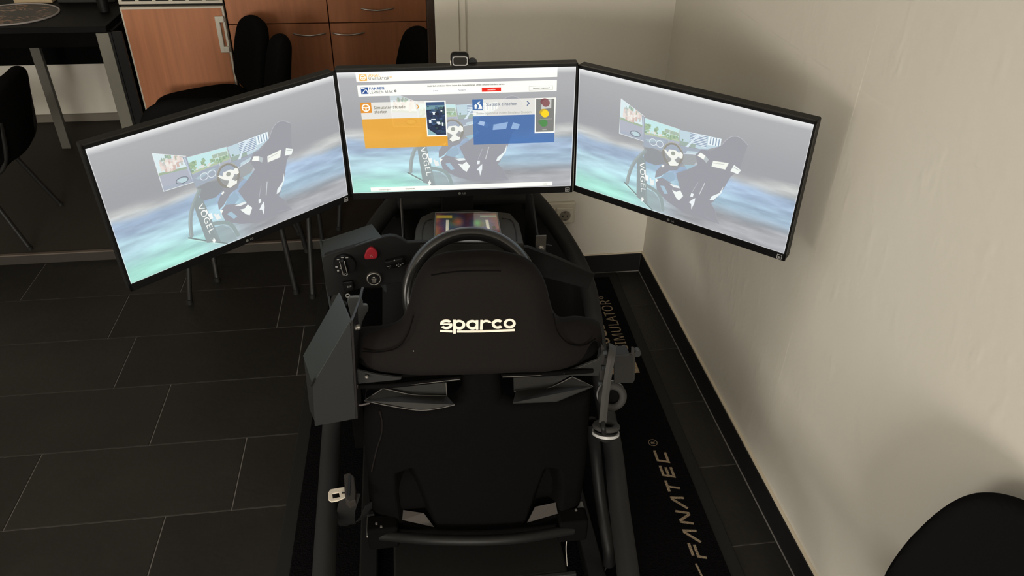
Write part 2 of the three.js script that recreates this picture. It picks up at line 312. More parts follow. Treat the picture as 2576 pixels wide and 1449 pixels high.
  mesh('box_lid', box(-(d.x - c.x) / 2 - 0.003, 0.09, -0.053, (d.x - c.x) / 2 + 0.003, 0.1, 0.058, 0.004), M.blackPlastic, bx);
  const s = hit(264, 30, 'y', yT);
  const cup = thing('cup', 'small dark cylindrical cup with a grey rim near the right desk edge', 'cup', [s.x, yT, s.z]);
  mesh('cup_body', new THREE.LatheGeometry([[0, 0], [0.024, 0], [0.026, 0.004], [0.028, 0.07], [0.025, 0.07], [0.023, 0.006], [0, 0.006]].map((p) => new THREE.Vector2(...p)), 28), M.blackPlastic, cup);
  mesh('cup_rim', new THREE.TorusGeometry(0.0265, 0.002, 6, 28).rotateX(Math.PI / 2).translate(0, 0.07, 0), M.greyPlastic, cup);
}

// ---------------------------------------------------------------- visitor chairs
function padShape(w, h, d, bulge) { // rounded cushion, centred, flat side towards +z
  const poly = smooth([[-w / 2, -h / 2 + 0.05], [-w / 2 + 0.05, -h / 2], [w / 2 - 0.05, -h / 2], [w / 2, -h / 2 + 0.05], [w / 2 + 0.005, 0.02], [w / 2 - 0.035, h / 2 - 0.06], [w / 2 - 0.12, h / 2 - 0.008], [0, h / 2], [-w / 2 + 0.12, h / 2 - 0.008], [-w / 2 + 0.035, h / 2 - 0.06], [-w / 2 - 0.005, 0.02]], 90);
  return field((x, y) => { const a = sdPoly(poly, x, y), zc = -bulge * (1 - 4 * x * x / (w * w)); return (z) => round2(a, Math.abs(z - zc) - d / 2, d * 0.46); }, [-w / 2 - 0.03, -h / 2 - 0.03, -0.12], [w / 2 + 0.03, h / 2 + 0.03, 0.12], 60);
}
const backPad = padShape(0.44, 0.42, 0.055, -0.035), seatPad = padShape(0.46, 0.44, 0.06, 0.0).rotateX(-Math.PI / 2);
function makeChair(label, feet) {
  const t = thing('visitor_chair', label, 'chair');
  // local: sitter faces -z, backrest at +z
  mesh('seat', seatPad.clone().translate(0, 0.45, -0.02), M.chairFabric, t);
  mesh('backrest', backPad.clone().rotateX(0.16).translate(0, 0.685, 0.235), M.chairFabric, t);
  const F = feet ?? [[-0.21, 0.23], [0.21, 0.23], [-0.22, -0.21], [0.22, -0.21]];
  F.forEach(([x, z], i) => {
    const a = V(Math.sign(x) * 0.165, 0.425, i < 2 ? 0.1 : -0.14), b = V(x, 0.006, z);
    mesh('leg', [rod(b, a, 0.0105), new THREE.CylinderGeometry(0.012, 0.013, 0.02, 12).translate(x, 0.01, z)], M.chairMetal, t);
  });
  mesh('seat_frame', [rod(V(-0.165, 0.42, 0.1), V(0.165, 0.42, 0.1), 0.01), rod(V(-0.165, 0.42, -0.14), V(0.165, 0.42, -0.14), 0.01), rod(V(-0.165, 0.42, 0.1), V(-0.165, 0.42, -0.14), 0.01), rod(V(0.165, 0.42, 0.1), V(0.165, 0.42, -0.14), 0.01)], M.chairMetal, t);
  for (const s of [-1, 1]) mesh('back_post', tube([[s * 0.165, 0.42, 0.1], [s * 0.17, 0.43, 0.2], [s * 0.17, 0.5, 0.245], [s * 0.165, 0.7, 0.275]], 0.0105, 24, 10), M.chairMetal, t);
  return t;
}
const G = 'black visitor chairs round the desk';
const first = makeChair('black visitor chair just behind the left monitor, legs showing under it', [[-0.215, 0.205], [0.205, 0.175], [-0.135, 0.045], [0.22, -0.16]]);
first.position.set(-1.695, 0, -0.145);
const proto = makeChair('black visitor chair against the white right wall, cut by the corner');
proto.position.set(-0.345, -0.0, 2.2); proto.rotation.y = Math.PI / 2;
function chair(x, y, z, turn, label, tall = 1) { const r = proto.clone(); r.name = numbered('visitor_chair'); scene.add(r); r.position.set(x, y, z); r.rotation.y = turn; r.scale.y = tall; r.userData = { ...proto.userData, label }; return r; }
chair(-1.95, ROOM.lift, -1.02, 1.98, 'tall black visitor chair beside the refrigerator handle, seen nearly edge-on', 0.88);
chair(-1.78, ROOM.lift, -0.55, 1.78, 'black visitor chair before the left base cabinet, right of the tall chair', 0.935);
const near = makeChair('black visitor chair behind the monitor corner, thin legs beside the control box', [[-0.18, 0.27], [0.2, 0.25], [-0.16, -0.1], [0.2, -0.1]]);
near.position.set(-1.24, 0, -0.2);
chair(-1.18, ROOM.lift, -0.68, 1.8, 'black visitor chair before the wall end, only its backrest above the centre monitor', 0.92);
chair(-2.9, ROOM.lift, -0.58, 1.6, 'black visitor chair at the desk, cut by the left photo edge', 0.81);

// ---------------------------------------------------------------- floor mat
{
  const W = 1.27, L = 1.98, px = 1000;
  const t = thing('floor_mat', 'black carpet mat with a rubber border and beige lettering under the driving rig', 'mat', [-0.118, 0, 0.02], -0.019);
  const cv = document.createElement('canvas'); cv.width = W * px; cv.height = L * px; const q = cv.getContext('2d');
  q.fillStyle = '#0e0d0f'; q.fillRect(0, 0, cv.width, cv.height);
  // canvas x = from left edge, canvas y = from the wall end; lettering reads away from the viewer
  const ink = '#a08f78';
  const put = (s, right, zNear, len, cap, weight, slant) => { // right: distance of the baseline from the right edge
    q.save(); q.translate((W - right) * px, zNear * px); q.rotate(-Math.PI / 2); q.transform(1, 0, -(slant ?? 0), 1, 0, 0);
    q.font = `${weight} ${cap / 0.72 * px}px sans-serif`; const m = q.measureText(s).width; q.scale(len * px / m, 1); q.fillStyle = ink; q.fillText(s, 0, 0); q.restore();
  };
  put('SIMULATOR', 0.078, 0.548, 0.335, 0.043, 'normal'); put('VOGEL', 0.138, 0.548, 0.2, 0.043, 'bold');
  q.strokeStyle = ink; q.lineWidth = 4; q.beginPath(); q.arc((W - 0.108) * px, 196, 8, 0, 7); q.stroke();
  q.fillStyle = '#a8967e'; q.fillRect((W - 0.185) * px, 0.568 * px, 115, 117);
  q.strokeStyle = '#0e0d0f'; q.lineWidth = 9; q.beginPath(); q.arc((W - 0.128) * px, 626, 36, 0, 7); q.stroke(); q.beginPath(); q.arc((W - 0.128) * px, 626, 8, 0, 7); q.stroke();
  // wide slanted capitals drawn as strokes, u along the word, v up from the baseline
  const stroke = (u0, pts) => { q.lineWidth = 8.5; q.strokeStyle = ink; q.lineJoin = 'miter'; q.lineCap = 'butt'; q.beginPath(); pts.forEach(([u, v], i) => { const U = u0 + u + v * 0.3, X = (W - 0.087) * px - v, Y = 1.489 * px - U; i ? q.lineTo(X, Y) : q.moveTo(X, Y); }); q.stroke(); };
  stroke(0, [[4, 0], [4, 22], [44, 22]]); stroke(0, [[4, 36], [46, 36]]);
  stroke(56, [[0, 0], [28, 36], [34, 36], [40, 0]]); stroke(118, [[4, 0], [4, 34], [10, 34], [36, 4], [42, 4], [42, 40]]);
  stroke(178, [[0, 0], [28, 36], [34, 36], [40, 0]]); stroke(236, [[0, 36], [44, 36]]); stroke(236, [[20, 0], [20, 36]]);
  stroke(298, [[44, 4], [4, 4], [4, 36], [44, 36]]); stroke(298, [[4, 20], [40, 20]]); stroke(360, [[46, 4], [4, 4], [4, 36], [48, 36]]);
  q.lineWidth = 2.5; q.beginPath(); q.arc((W - 0.118) * px, 1036, 14, 0, 7); q.stroke(); q.font = 'bold 20px sans-serif'; q.save(); q.translate((W - 0.111) * px, 1043); q.rotate(-Math.PI / 2); q.fillStyle = ink; q.fillText('R', 0, 0); q.restore();
  q.lineWidth = 6; q.beginPath(); q.moveTo((W - 0.124) * px, 1500); q.lineTo((W - 0.112) * px, 1620); q.lineTo((W - 0.085) * px, 1560); q.stroke();
  const d = q.getImageData(0, 0, cv.width, cv.height); for (let i = 0; i < d.data.length; i += 4) { const n = 0.72 + 0.5 * rnd(); for (let k = 0; k < 3; k++) d.data[i + k] *= n; } q.putImageData(d, 0, 0);
  const tx = new THREE.CanvasTexture(cv); tx.colorSpace = THREE.SRGBColorSpace;
  mesh('rubber_border', box(-W, 0, 0, 0, 0.006, L, 0.002), mat(lin(0.013, 0.013, 0.0125), 0.7), t);
  const pile = dataTex(256, 256, (x, y) => hash(Math.floor(x * 256), Math.floor(y * 256)), false, 2.5, 4);
  mesh('carpet', worldUV(box(-W + 0.04, 0.004, 0.04, -0.04, 0.0095, L - 0.04), (x, y, z) => [(x + W) / W, 1 - z / L]), mat(lin(0.8, 0.8, 0.8), 1, { map: tx, specularIntensity: 0.1, bumpMap: pile, bumpScale: 0.002 }), t);
}

// ---------------------------------------------------------------- screens
function skyImage() {
  const w = 480, h = 270, cv = document.createElement('canvas'); cv.width = w; cv.height = h; const q = cv.getContext('2d'), im = q.createImageData(w, h);
  const mix = (a, b, t) => a.map((v, i) => v + (b[i] - v) * t), ss = (a, b, t) => { t = Math.min(1, Math.max(0, (t - a) / (b - a))); return t * t * (3 - 2 * t); };
  for (let y = 0; y < h; y++) for (let x = 0; x < w; x++) {
    const u = x / w, v = y / h, vv = v + (u - 0.5) * -0.02;
    const n = fbm(u * 5 + 2, v * 13, 5), m = fbm(u * 7 + 40, v * 22 + 3, 4);
    let c = mix([182, 183, 185], [168, 170, 174], ss(0, 0.42, vv));
    c = mix(c, [226, 229, 222], ss(0.43, 0.52, vv + (n - 0.5) * 0.12) * (0.25 + 0.6 * n) * (1 - 0.5 * ss(0.15, 0.5, u) * (1 - ss(0.75, 0.95, u))));
    c = mix(c, [163, 187, 216], ss(0.5, 0.58, vv + (n - 0.5) * 0.1) * 0.85);
    c = mix(c, [188, 224, 232], ss(0.6, 0.72, vv + (m - 0.5) * 0.14) * (0.5 + 0.5 * n) * (1 - 0.6 * ss(0.3, 1, u)));
    c = mix(c, [168, 224, 210], ss(0.76, 0.95, vv + (m - 0.5) * 0.1) * (1 - ss(0.18, 0.52, u)));
    c = mix(c, [174, 174, 178], ss(0.72, 0.86, vv + (n - 0.5) * 0.06) * ss(0.25, 0.6, u) * 0.95);
    const k = 0.94 + 0.34 * (m - 0.4) * ss(0.42, 0.55, vv);
    const i = (y * w + x) * 4; for (let j = 0; j < 3; j++) im.data[i + j] = Math.min(255, c[j] * k); im.data[i + 3] = 255;
  }
  q.putImageData(im, 0, 0); return cv;
}
const pts = (s) => s.split(' ').map((p) => p.split(',').map(Number));
function drawRig(q) {  // reflection and glow washing out the screens are painted into these pale tones
  const poly = (c, s, a = 1) => { q.globalAlpha = a; q.fillStyle = c; q.beginPath(); pts(s).forEach(([x, y], i) => i ? q.lineTo(x, y) : q.moveTo(x, y)); q.closePath(); q.fill(); q.globalAlpha = 1; };
  const line = (c, w, s, curve) => { q.strokeStyle = c; q.lineWidth = w; q.lineJoin = q.lineCap = 'round'; q.beginPath(); const p = pts(s); q.moveTo(...p[0]); if (curve) { for (let i = 1; i < p.length - 1; i++) q.quadraticCurveTo(...p[i], (p[i][0] + p[i + 1][0]) / 2, (p[i][1] + p[i + 1][1]) / 2); q.lineTo(...p.at(-1)); } else p.slice(1).forEach((v) => q.lineTo(...v)); q.stroke(); };
  const clip = (s, f) => { q.save(); q.beginPath(); pts(s).forEach(([x, y], i) => i ? q.lineTo(x, y) : q.moveTo(x, y)); q.clip(); f(); q.restore(); };
  // the three displays in the picture
  clip('335,139 520,220 531,395 339,389', () => {
    poly('#d3e6ea', '330,130 540,130 540,400 330,400'); poly('#9d9fb0', '330,278 540,296 540,400 330,400'); poly('#8aa07e', '330,268 540,288 540,302 330,284');
    for (let i = 0; i < 46; i++) { q.fillStyle = ['#dcc4bb', '#e6d6cc', '#c9a79c', '#b8b7b0', '#efe6dd'][i % 5]; q.fillRect(345 + rnd() * 165, 190 + rnd() * 60, 8 + rnd() * 18, 12 + rnd() * 32); }
    for (let i = 0; i < 10; i++) { q.fillStyle = ['#7f9a83', '#94a98e'][i % 2]; q.fillRect(345 + rnd() * 120, 170 + rnd() * 30, 5 + rnd() * 8, 22); }
    poly('#7d8798', '497,215 520,224 531,395 512,392 514,320'); poly('#aab6c6', '503,222 516,228 526,390 518,388'); poly('#8f9ab0', '339,360 531,372 531,395 339,389', 0.6);
  });
  line('#e9eef0', 3, '335,139 520,220'); line('#dfe6e4', 4, '339,389 531,397'); line('#e3e9ea', 4, '335,139 339,389');
  clip('523,230 778,245 787,350 532,385', () => {
    poly('#b9e3e4', '500,200 800,200 800,400 500,400'); poly('#9aa0b4', '500,335 800,322 800,400 500,400'); poly('#a3b48f', '500,330 800,314 800,330 500,346');
    for (const [x, y, r] of [[545, 300, 34], [560, 285, 22], [612, 300, 24], [618, 280, 16], [690, 296, 30], [668, 300, 18], [720, 300, 34], [752, 298, 30], [776, 300, 24]]) for (let i = 0; i < 14; i++) { q.fillStyle = ['#7d9c74', '#8eaa80', '#6f8f6c', '#9ab48c'][i % 4]; q.beginPath(); q.arc(x + (rnd() - 0.5) * r, y + (rnd() - 0.5) * r * 1.6, r * 0.28, 0, 7); q.fill(); }
    for (let i = 0; i < 12; i++) { q.fillStyle = ['#e3d3c8', '#d9dcd5'][i % 2]; q.fillRect(560 + rnd() * 90, 306 + rnd() * 12, 9, 14); }
    poly('#8c95a8', '532,352 640,338 787,352 787,390 532,390'); line('#cfe0d8', 3, '676,262 776,268 776,296 676,292 676,262'); poly('#93a893', '680,266 772,271 772,292 680,288'); line('#d5e2da', 3, '712,270 712,350');
  });
  line('#cfd8d8', 3, '523,230 778,245'); line('#b9c6c4', 3, '778,245 787,350');
  clip('782,248 867,244 1066,234 1067,284 965,340 794,350', () => {
    poly('#bfd3dc', '780,230 1080,230 1080,360 780,360'); poly('#dfe9ee', '856,244 972,238 973,322 866,322'); for (let i = 0; i < 7; i++) line('#8a9cb4', 5, `858,${254 + i * 11} 972,${248 + i * 11}`);
    poly('#9fb0a8', '782,322 900,318 900,360 782,360'); q.fillStyle = '#88a08a'; q.fillRect(802, 305, 10, 14); poly('#e8f1f4', '980,240 1066,236 1066,286 980,300'); for (let i = 0; i < 4; i++) line('#8fa3b6', 7, `${996 + i * 19},244 ${996 + i * 19},288`);
  });
  poly('#d7e6ef', '816,366 838,345 904,249 939,243 886,290 848,362');
  poly('#e4e8ea', '335,139 520,220 531,395 339,389', 0.28); poly('#e4e8ea', '523,230 778,245 787,350 532,385', 0.28);
  // dashboard
  poly('#a3adba', '527,387 600,360 655,352 777,354 896,350 994,326 960,372 901,392 822,412 693,420 531,434'); poly('#c5dbe2', '848,378 930,362 985,348 960,374 901,390 840,396', 0.8); poly('#b4cbd2', '540,376 655,352 690,356 560,392', 0.6);
  line('#e8eeee', 3, '822,404 901,388 960,372'); poly('#a2a6a8', '531,434 693,422 822,412 905,394 930,430 900,470 780,520 700,500 560,520');
  for (const x of [598, 649]) { line('#e4ebee', 4, Array.from({ length: 25 }, (_, i) => `${(x + 25 * Math.cos(i / 24 * 6.2832)).toFixed(1)},${(384 + 23 * Math.sin(i / 24 * 6.2832)).toFixed(1)}`).join(' ')); }
  poly('#94979b', '541,440 601,428 690,440 720,503 637,546 541,538'); poly('#a4c0cc', '838,480 918,464 872,516'); poly('#9fb9c8', '559,557 645,545 632,577 562,590'); poly('#9cb4c6', '676,632 712,583 770,552 788,612 749,640');
  line('#76828a', 5, Array.from({ length: 25 }, (_, i) => `${(462 + 38 * Math.cos(i / 24 * 6.2832)).toFixed(1)},${(360 + 20 * Math.sin(i / 24 * 6.2832)).toFixed(1)}`).join(' ')); poly('#bcd3d8', '432,352 470,344 494,358 488,374 456,376');
  // seat, column and frame
  poly('#999ba1', '642,588 709,490 836,469 790,540 739,556 676,620 639,640'); poly('#9a9ba2', '1004,338 1073,276 1100,225 1137,195 1185,191 1239,230 1218,373 1220,409 1166,470 1132,571 1078,682 1063,703 1099,747 1142,837 882,835 768,798 666,741 645,650 690,622 751,640 830,664 790,560 857,516 932,456 908,388 945,340');
  line('#b9b8c0', 4, '1073,276 1100,225 1137,195 1185,191 1239,230', true); line('#a3a2ab', 3, '1041,814 1134,831 1099,747');
  poly('#f3f6ef', '923,391 941,365 976,376 969,408'); poly('#b9c0c2', '969,408 976,376 1004,398 990,426'); poly('#eef2ea', '1033,397 1138,383 1122,434 1028,439'); line('#c5c9c4', 4, '1036,412 1110,400'); poly('#eef3ef', '1174,385 1224,408 1208,441 1157,435'); line('#b7bfc0', 5, '1178,402 1212,414');
  poly('#e8eff0', '1049,682 1060,650 1108,610 1129,553 1122,605 1077,673'); poly('#eef3f0', '775,691 807,697 835,676 861,712 834,757 812,743'); poly('#e5ebea', '747,650 820,649 830,664 784,668'); poly('#a9c2d2', '684,687 715,681 748,731 722,740');
  line('#c9cdd2', 6, '999,570 974,660'); line('#b3b5bd', 4, '952,581 921,661'); poly('#e9eef0', '915,671 934,672 930,698 911,700'); poly('#e9eef0', '906,746 928,718 949,699 947,740 931,794 925,752'); 
  line('#9aa3a4', 26, '430,742 437,665 474,560 549,462', true); line('#a3afae', 8, '424,742 431,660 470,552 545,455', true); line('#7f8c8c', 9, '409,748 511,815 640,892'); line('#cfeee2', 3, '405,756 509,823 632,896');
  poly('#949e9f', '491,553 529,495 556,536 605,866 512,831'); line('#98a6a6', 26, '567,715 640,728 700,765 724,866', true); poly('#98a5a8', '560,740 640,750 690,800 716,892 640,892 600,860', 0.7);
  poly('#f1f4f1', '554,606 564,603 569,640 590,640 590,680 571,682'); poly('#e9edeb', '599,656 612,652 614,664 632,662 640,700 612,704'); poly('#f3f4ee', '645,643 668,650 650,672 650,700');
  q.save(); q.translate(510, 558); q.rotate(Math.atan2(828 - 559, 549 - 510)); q.fillStyle = '#f4f6f2'; q.font = '50px sans-serif'; q.scale(1.5, 1); q.fillText('VOGEL', 0, -2); q.restore(); poly('#f4f6f2', '536,806 548,818 556,858 572,838 562,812 556,828');
  // steering wheel
  q.save(); q.translate(750, 432); q.rotate(-0.12); q.strokeStyle = '#929089'; q.lineWidth = 18; q.beginPath(); q.ellipse(0, 0, 68, 78, 0, 0, 7); q.stroke(); q.strokeStyle = '#b9b8ae'; q.lineWidth = 4; q.beginPath(); q.ellipse(0, 0, 74, 84, 0, 3.4, 5.8); q.stroke(); q.restore();
  poly('#eef0e9', '681,414 694,410 712,426 722,402 770,398 791,408 806,398 822,412 822,440 806,446 792,436 776,458 766,466 786,484 800,484 794,504 742,518 722,500 744,476 746,466 726,456 704,440'); q.fillStyle = '#9fa49c'; q.beginPath(); q.arc(752, 424, 15, 0, 7); q.fill(); poly('#9d9e9c', '700,446 738,470 736,492 716,484'); poly('#9d9e9c', '776,464 800,450 808,462 790,486');
  poly('#f0f3ee', '676,538 694,522 700,532 688,546');
}
function edgeGlow(q, w, h) {
  for (const [x0, y0, x1, y1, r] of [[0, 0, 0, 44, [0, 0, w, 44]], [0, 0, 7, 0, [0, 0, 7, h]], [w, 0, w - 6, 0, [w - 6, 0, 6, h]], [0, h, 0, h - 5, [0, h - 5, w, 5]]]) { const g = q.createLinearGradient(x0, y0, x1, y1); g.addColorStop(0, 'rgba(255,255,255,0.75)'); g.addColorStop(1, 'rgba(255,255,255,0)'); q.fillStyle = g; q.fillRect(...r); }
}
function screenTexture(ui) {
  const cv = document.createElement('canvas'); cv.width = 1600; cv.height = 900; const q = cv.getContext('2d');
  q.imageSmoothingEnabled = true; q.imageSmoothingQuality = 'high'; q.drawImage(skyImage(), 0, 0, 1600, 900);
  drawRig(q);
  if (ui) {
    const R = (c, x, y, w, h, a = 1) => { q.globalAlpha = a; q.fillStyle = c; q.fillRect(x, y, w, h); q.globalAlpha = 1; };
    const T = (s, x, y, size, c, weight = 'normal', wide) => { q.font = `${weight} ${size}px sans-serif`; q.fillStyle = c; if (wide) q.fillText(s, x, y, wide); else q.fillText(s, x, y); };
    const W = '#fffef4', O = '#eda52c', B = '#1f4a8f';
    R('#a9a9ab', 0, 0, 1600, 200, 0.35);
    R(W, 123, 4, 1352, 65); R(W, 124, 90, 1350, 79);
    // orange wheel logo
    R(O, 144, 15, 51, 46); const wheel = (x, y, r, c) => { q.strokeStyle = c; q.lineWidth = r * 0.34; q.beginPath(); q.arc(x, y, r, 0, 7); q.stroke(); q.beginPath(); q.moveTo(x - r, y - r * 0.1); q.lineTo(x, y); q.lineTo(x + r, y - r * 0.1); q.moveTo(x, y); q.lineTo(x, y + r); q.stroke(); };
    wheel(169, 38, 16, W); T('VOGEL', 201, 35, 27, O, 'bold', 94); T('SIMULATOR', 201, 58, 27, '#5a5247', 'normal', 142); q.strokeStyle = O; q.lineWidth = 3; q.beginPath(); q.arc(353, 39, 5, 0, 7); q.stroke();
    R(B, 146, 105, 48, 47); q.strokeStyle = W; q.lineWidth = 6; q.beginPath(); q.arc(158, 146, 32, -1.5, -0.1); q.stroke(); q.beginPath(); q.moveTo(154, 146); q.lineTo(172, 128); q.stroke(); q.fillStyle = W; q.beginPath(); q.arc(153, 112, 5, 0, 7); q.fill();
    T('FAHREN', 200, 125, 27, B, 'bold', 108); T('LERNEN MAX', 200, 151, 27, '#55595f', 'normal', 164); q.strokeStyle = '#333'; q.lineWidth = 4; q.beginPath(); q.arc(376, 137, 6, 0, 7); q.stroke();
    T('Melde Dich mit Deinen Fahren Lernen Max-Zugangsdaten an, um die Simulator-Stunde zu starten.', 593, 114, 13.5, '#4a4a48', 'bold', 525);
    R('#ffffff', 620, 128, 160, 26); R('#ffffff', 788, 128, 160, 26); T('E-mail', 631, 148, 14, '#6a6a66', 'normal', 34); T('Passwort', 799, 148, 14, '#6a6a66', 'normal', 52);
    R('#e81c08', 961, 131, 131, 28); T('Anmelden', 1000, 150, 15, '#fff3ee', 'bold', 54); q.strokeStyle = '#b7b7ae'; q.lineWidth = 2; q.strokeRect(1284, 130, 163, 28); T('Passwort vergessen?', 1310, 149, 15, '#5c5c58', 'bold', 116);
    // orange card
    R('#fdfbf0', 128, 213, 583, 119, 0.72); R(O, 128, 332, 582, 218, 0.86); R('#e08f2a', 128, 212, 75, 75); wheel(165, 250, 24, W);
    T('Simulator-Stunde', 218, 262, 29, '#8b8578', 'bold', 216); T('starten', 218, 292, 29, '#8b8578', 'bold', 90); q.strokeStyle = '#d9952d'; q.lineWidth = 6; q.beginPath(); q.moveTo(512, 238); q.lineTo(525, 252); q.lineTo(512, 267); q.stroke();
    R(W, 568, 214, 142, 260); q.save(); q.beginPath(); q.rect(574, 222, 128, 242); q.clip(); R('#22324f', 574, 222, 128, 242); R('#39557d', 574, 222, 128, 40); R('#6f97a0', 574, 246, 128, 30); for (let i = 0; i < 90; i++) R(['#1a2740', '#2d4366', '#16202f', '#466489', '#3c5a4c'][i % 5], 574 + rnd() * 120, 250 + rnd() * 190, 6 + rnd() * 26, 5 + rnd() * 18, 0.7); for (const [x, y, w, h] of [[612, 292, 26, 7], [618, 298, 14, 16], [672, 280, 12, 12], [588, 352, 16, 20], [640, 366, 24, 14], [650, 376, 16, 10], [676, 372, 10, 26], [604, 344, 30, 7]]) R('#e6edf2', x, y, w, h); q.fillStyle = '#8fb6bd'; q.beginPath(); q.moveTo(574, 412); q.lineTo(640, 464); q.lineTo(574, 464); q.fill(); q.restore();
    // blue card
    R('#fdfbf0', 894, 214, 576, 120, 0.68); R('#3b66a8', 893, 333, 574, 214, 0.82); R('#3f6aa3', 893, 213, 72, 75); q.fillStyle = W; q.beginPath(); q.moveTo(902, 262); q.lineTo(916, 244); q.lineTo(930, 262); q.lineTo(922, 262); q.lineTo(922, 280); q.lineTo(908, 280); q.lineTo(908, 262); q.fill(); q.beginPath(); q.moveTo(950, 228); q.quadraticCurveTo(916, 232, 930, 248); q.quadraticCurveTo(946, 258, 930, 282); q.lineTo(960, 282); q.quadraticCurveTo(960, 256, 946, 248); q.quadraticCurveTo(934, 238, 950, 228); q.fill();
    T('Statistik einsehen', 986, 261, 29, '#7d8794', 'bold', 217); T('Deine Ergebnisse in den Simulator-Stunden', 918, 322, 22, '#9a9a92', 'normal', 384); q.strokeStyle = '#4a5f86'; q.lineWidth = 6; q.beginPath(); q.moveTo(1272, 236); q.lineTo(1286, 250); q.lineTo(1272, 265); q.stroke();
    const P = (c, s, a) => { q.globalAlpha = a; q.fillStyle = c; q.beginPath(); pts(s).forEach(([x, y], i) => i ? q.lineTo(x, y) : q.moveTo(x, y)); q.fill(); q.globalAlpha = 1; };
    P('#b9d0ee', '926,391 944,368 976,378 968,408', 0.75); P('#b9d0ee', '1036,400 1138,383 1124,434 1030,440', 0.6); P('#b9d0ee', '1174,386 1222,404 1206,441 1158,434', 0.6);
    R(W, 1326, 214, 143, 260); R('#7d7d7b', 1333, 221, 128, 242); P('#d8d8d4', '1374,232 1440,226 1440,290 1370,296', 0.8);
    for (const [x, y, c, d] of [[1402, 253, '#8a5a5c', '#7a4a50'], [1398, 330, '#f6d21f', '#c8a72c'], [1390, 400, '#4f8a4e', '#5f7f5c']]) { q.fillStyle = d; q.beginPath(); q.ellipse(x - 10, y - 12, 29, 24, 0, 0, 7); q.fill(); q.fillStyle = c; q.beginPath(); q.arc(x, y, 27, 0, 7); q.fill(); } R('#b9b9b5', 1362, 368, 84, 2); R('#a9a9a5', 1380, 446, 30, 6);
    R(W, 130, 859, 1333, 33); T('Einstellungen', 187, 884, 15, '#8a8a84', 'normal', 84); T('Impressum', 381, 884, 15, '#55554f', 'bold', 68); T('Hilfe', 1396, 882, 15, '#77776f', 'normal', 28);
  }
  edgeGlow(q, 1600, 900);
  const t = new THREE.CanvasTexture(cv); t.colorSpace = THREE.SRGBColorSpace; return t;
}
const sideTex = screenTexture(false), midTex = screenTexture(true);
function monitor(label, pos, yaw, tilt, roll, tex, screenLabel) {
  const t = thing('monitor', label, 'monitor', pos); t.rotation.order = 'YXZ'; t.rotation.set(...[tilt, yaw, roll].map(THREE.MathUtils.degToRad));
  const w = 0.2988, h = 0.1681;
  const bz = [0.0055, 0.0085, 0.0195];
  // local: screen plane at z = 0, viewer at +z
  mesh('housing', [box(-w - bz[0], -h - bz[2], -0.03, w + bz[0], h + bz[1], -0.003, 0.004), new THREE.CylinderGeometry(0.19, 0.3, 0.03, 4, 1).rotateY(Math.PI / 4).scale(1, 1, 0.6).rotateX(-Math.PI / 2).translate(0, 0, -0.043)], M.blackPlastic, t);
  mesh('bezel', [box(-w - bz[0], h, -0.006, w + bz[0], h + bz[1], 0.002, 0.001), box(-w - bz[0], -h - bz[2], -0.006, w + bz[0], -h, 0.002, 0.001), box(-w - bz[0], -h - bz[2], -0.006, -w, h + bz[1], 0.002, 0.001), box(w, -h - bz[2], -0.006, w + bz[0], h + bz[1], 0.002, 0.001)], M.glossBlack, t);
  mesh('screen', new THREE.BoxGeometry(2 * w, 2 * h, 0.002).translate(0, 0, -0.001), [0, 1, 2, 3, 4, 5].map((i) => i === 4 ? mat(lin(0.01, 0.01, 0.01), 0.35, { emissive: lin(1, 1, 1), emissiveMap: tex, emissiveIntensity: 1.1 }) : M.glossBlack), t).userData.label = screenLabel;
  mesh('maker_mark', [new THREE.CylinderGeometry(0.0038, 0.0038, 0.0006, 18).rotateX(Math.PI / 2).translate(-0.009, 0, 0), text3('LG', 0.0055).translate(0.003, 0, 0)].map((g) => g.translate(0, -h - 0.0105, 0.0022)), mat(lin(0.09, 0.09, 0.085), 0.5), t);
  const s = 0.0062, e = 0.0011; mesh('energy_sticker', [box(-s, -s, 0, s, -s + e, 0.0006), box(-s, s - e, 0, s, s, 0.0006), box(-s, -s, 0, -s + e, s, 0.0006), box(s - e, -s, 0, s, s, 0.0006), box(-s * 0.6, -0.0005, 0, s * 0.6, 0.0008, 0.0006), box(-s * 0.5, -s * 0.55, 0, s * 0.5, -s * 0.35, 0.0006)].map((g) => g.translate(w - 0.009, -h - 0.0105, 0.0021)), M.print, t);
  mesh('vesa_plate', box(-0.06, -0.06, -0.075, 0.06, 0.06, -0.055, 0.004), M.frame, t);
  t.updateMatrixWorld(true);
  areaLight('screen_glow', new THREE.Color(0.93, 0.98, 1), 0.7, 2 * w, 2 * h, t.localToWorld(V(0, 0, 0.012)), t.localToWorld(V(0, 0, 1)));
  return t;
}
monitor('left black monitor of the three, angled inwards, nearest the desk', [-1.398, 1.008, 1.038], 37.8, 1.9, 1.9, sideTex);
monitor('centre black monitor of the three, showing a white menu page with orange and blue cards', [-0.852, 1.029, 0.872], -4.0, 1.4, 1.4, midTex);
monitor('right black monitor of the three, angled inwards beside the white wall', [-0.326, 1.029, 1.09], -44.3, 3.7, 0.0, sideTex);

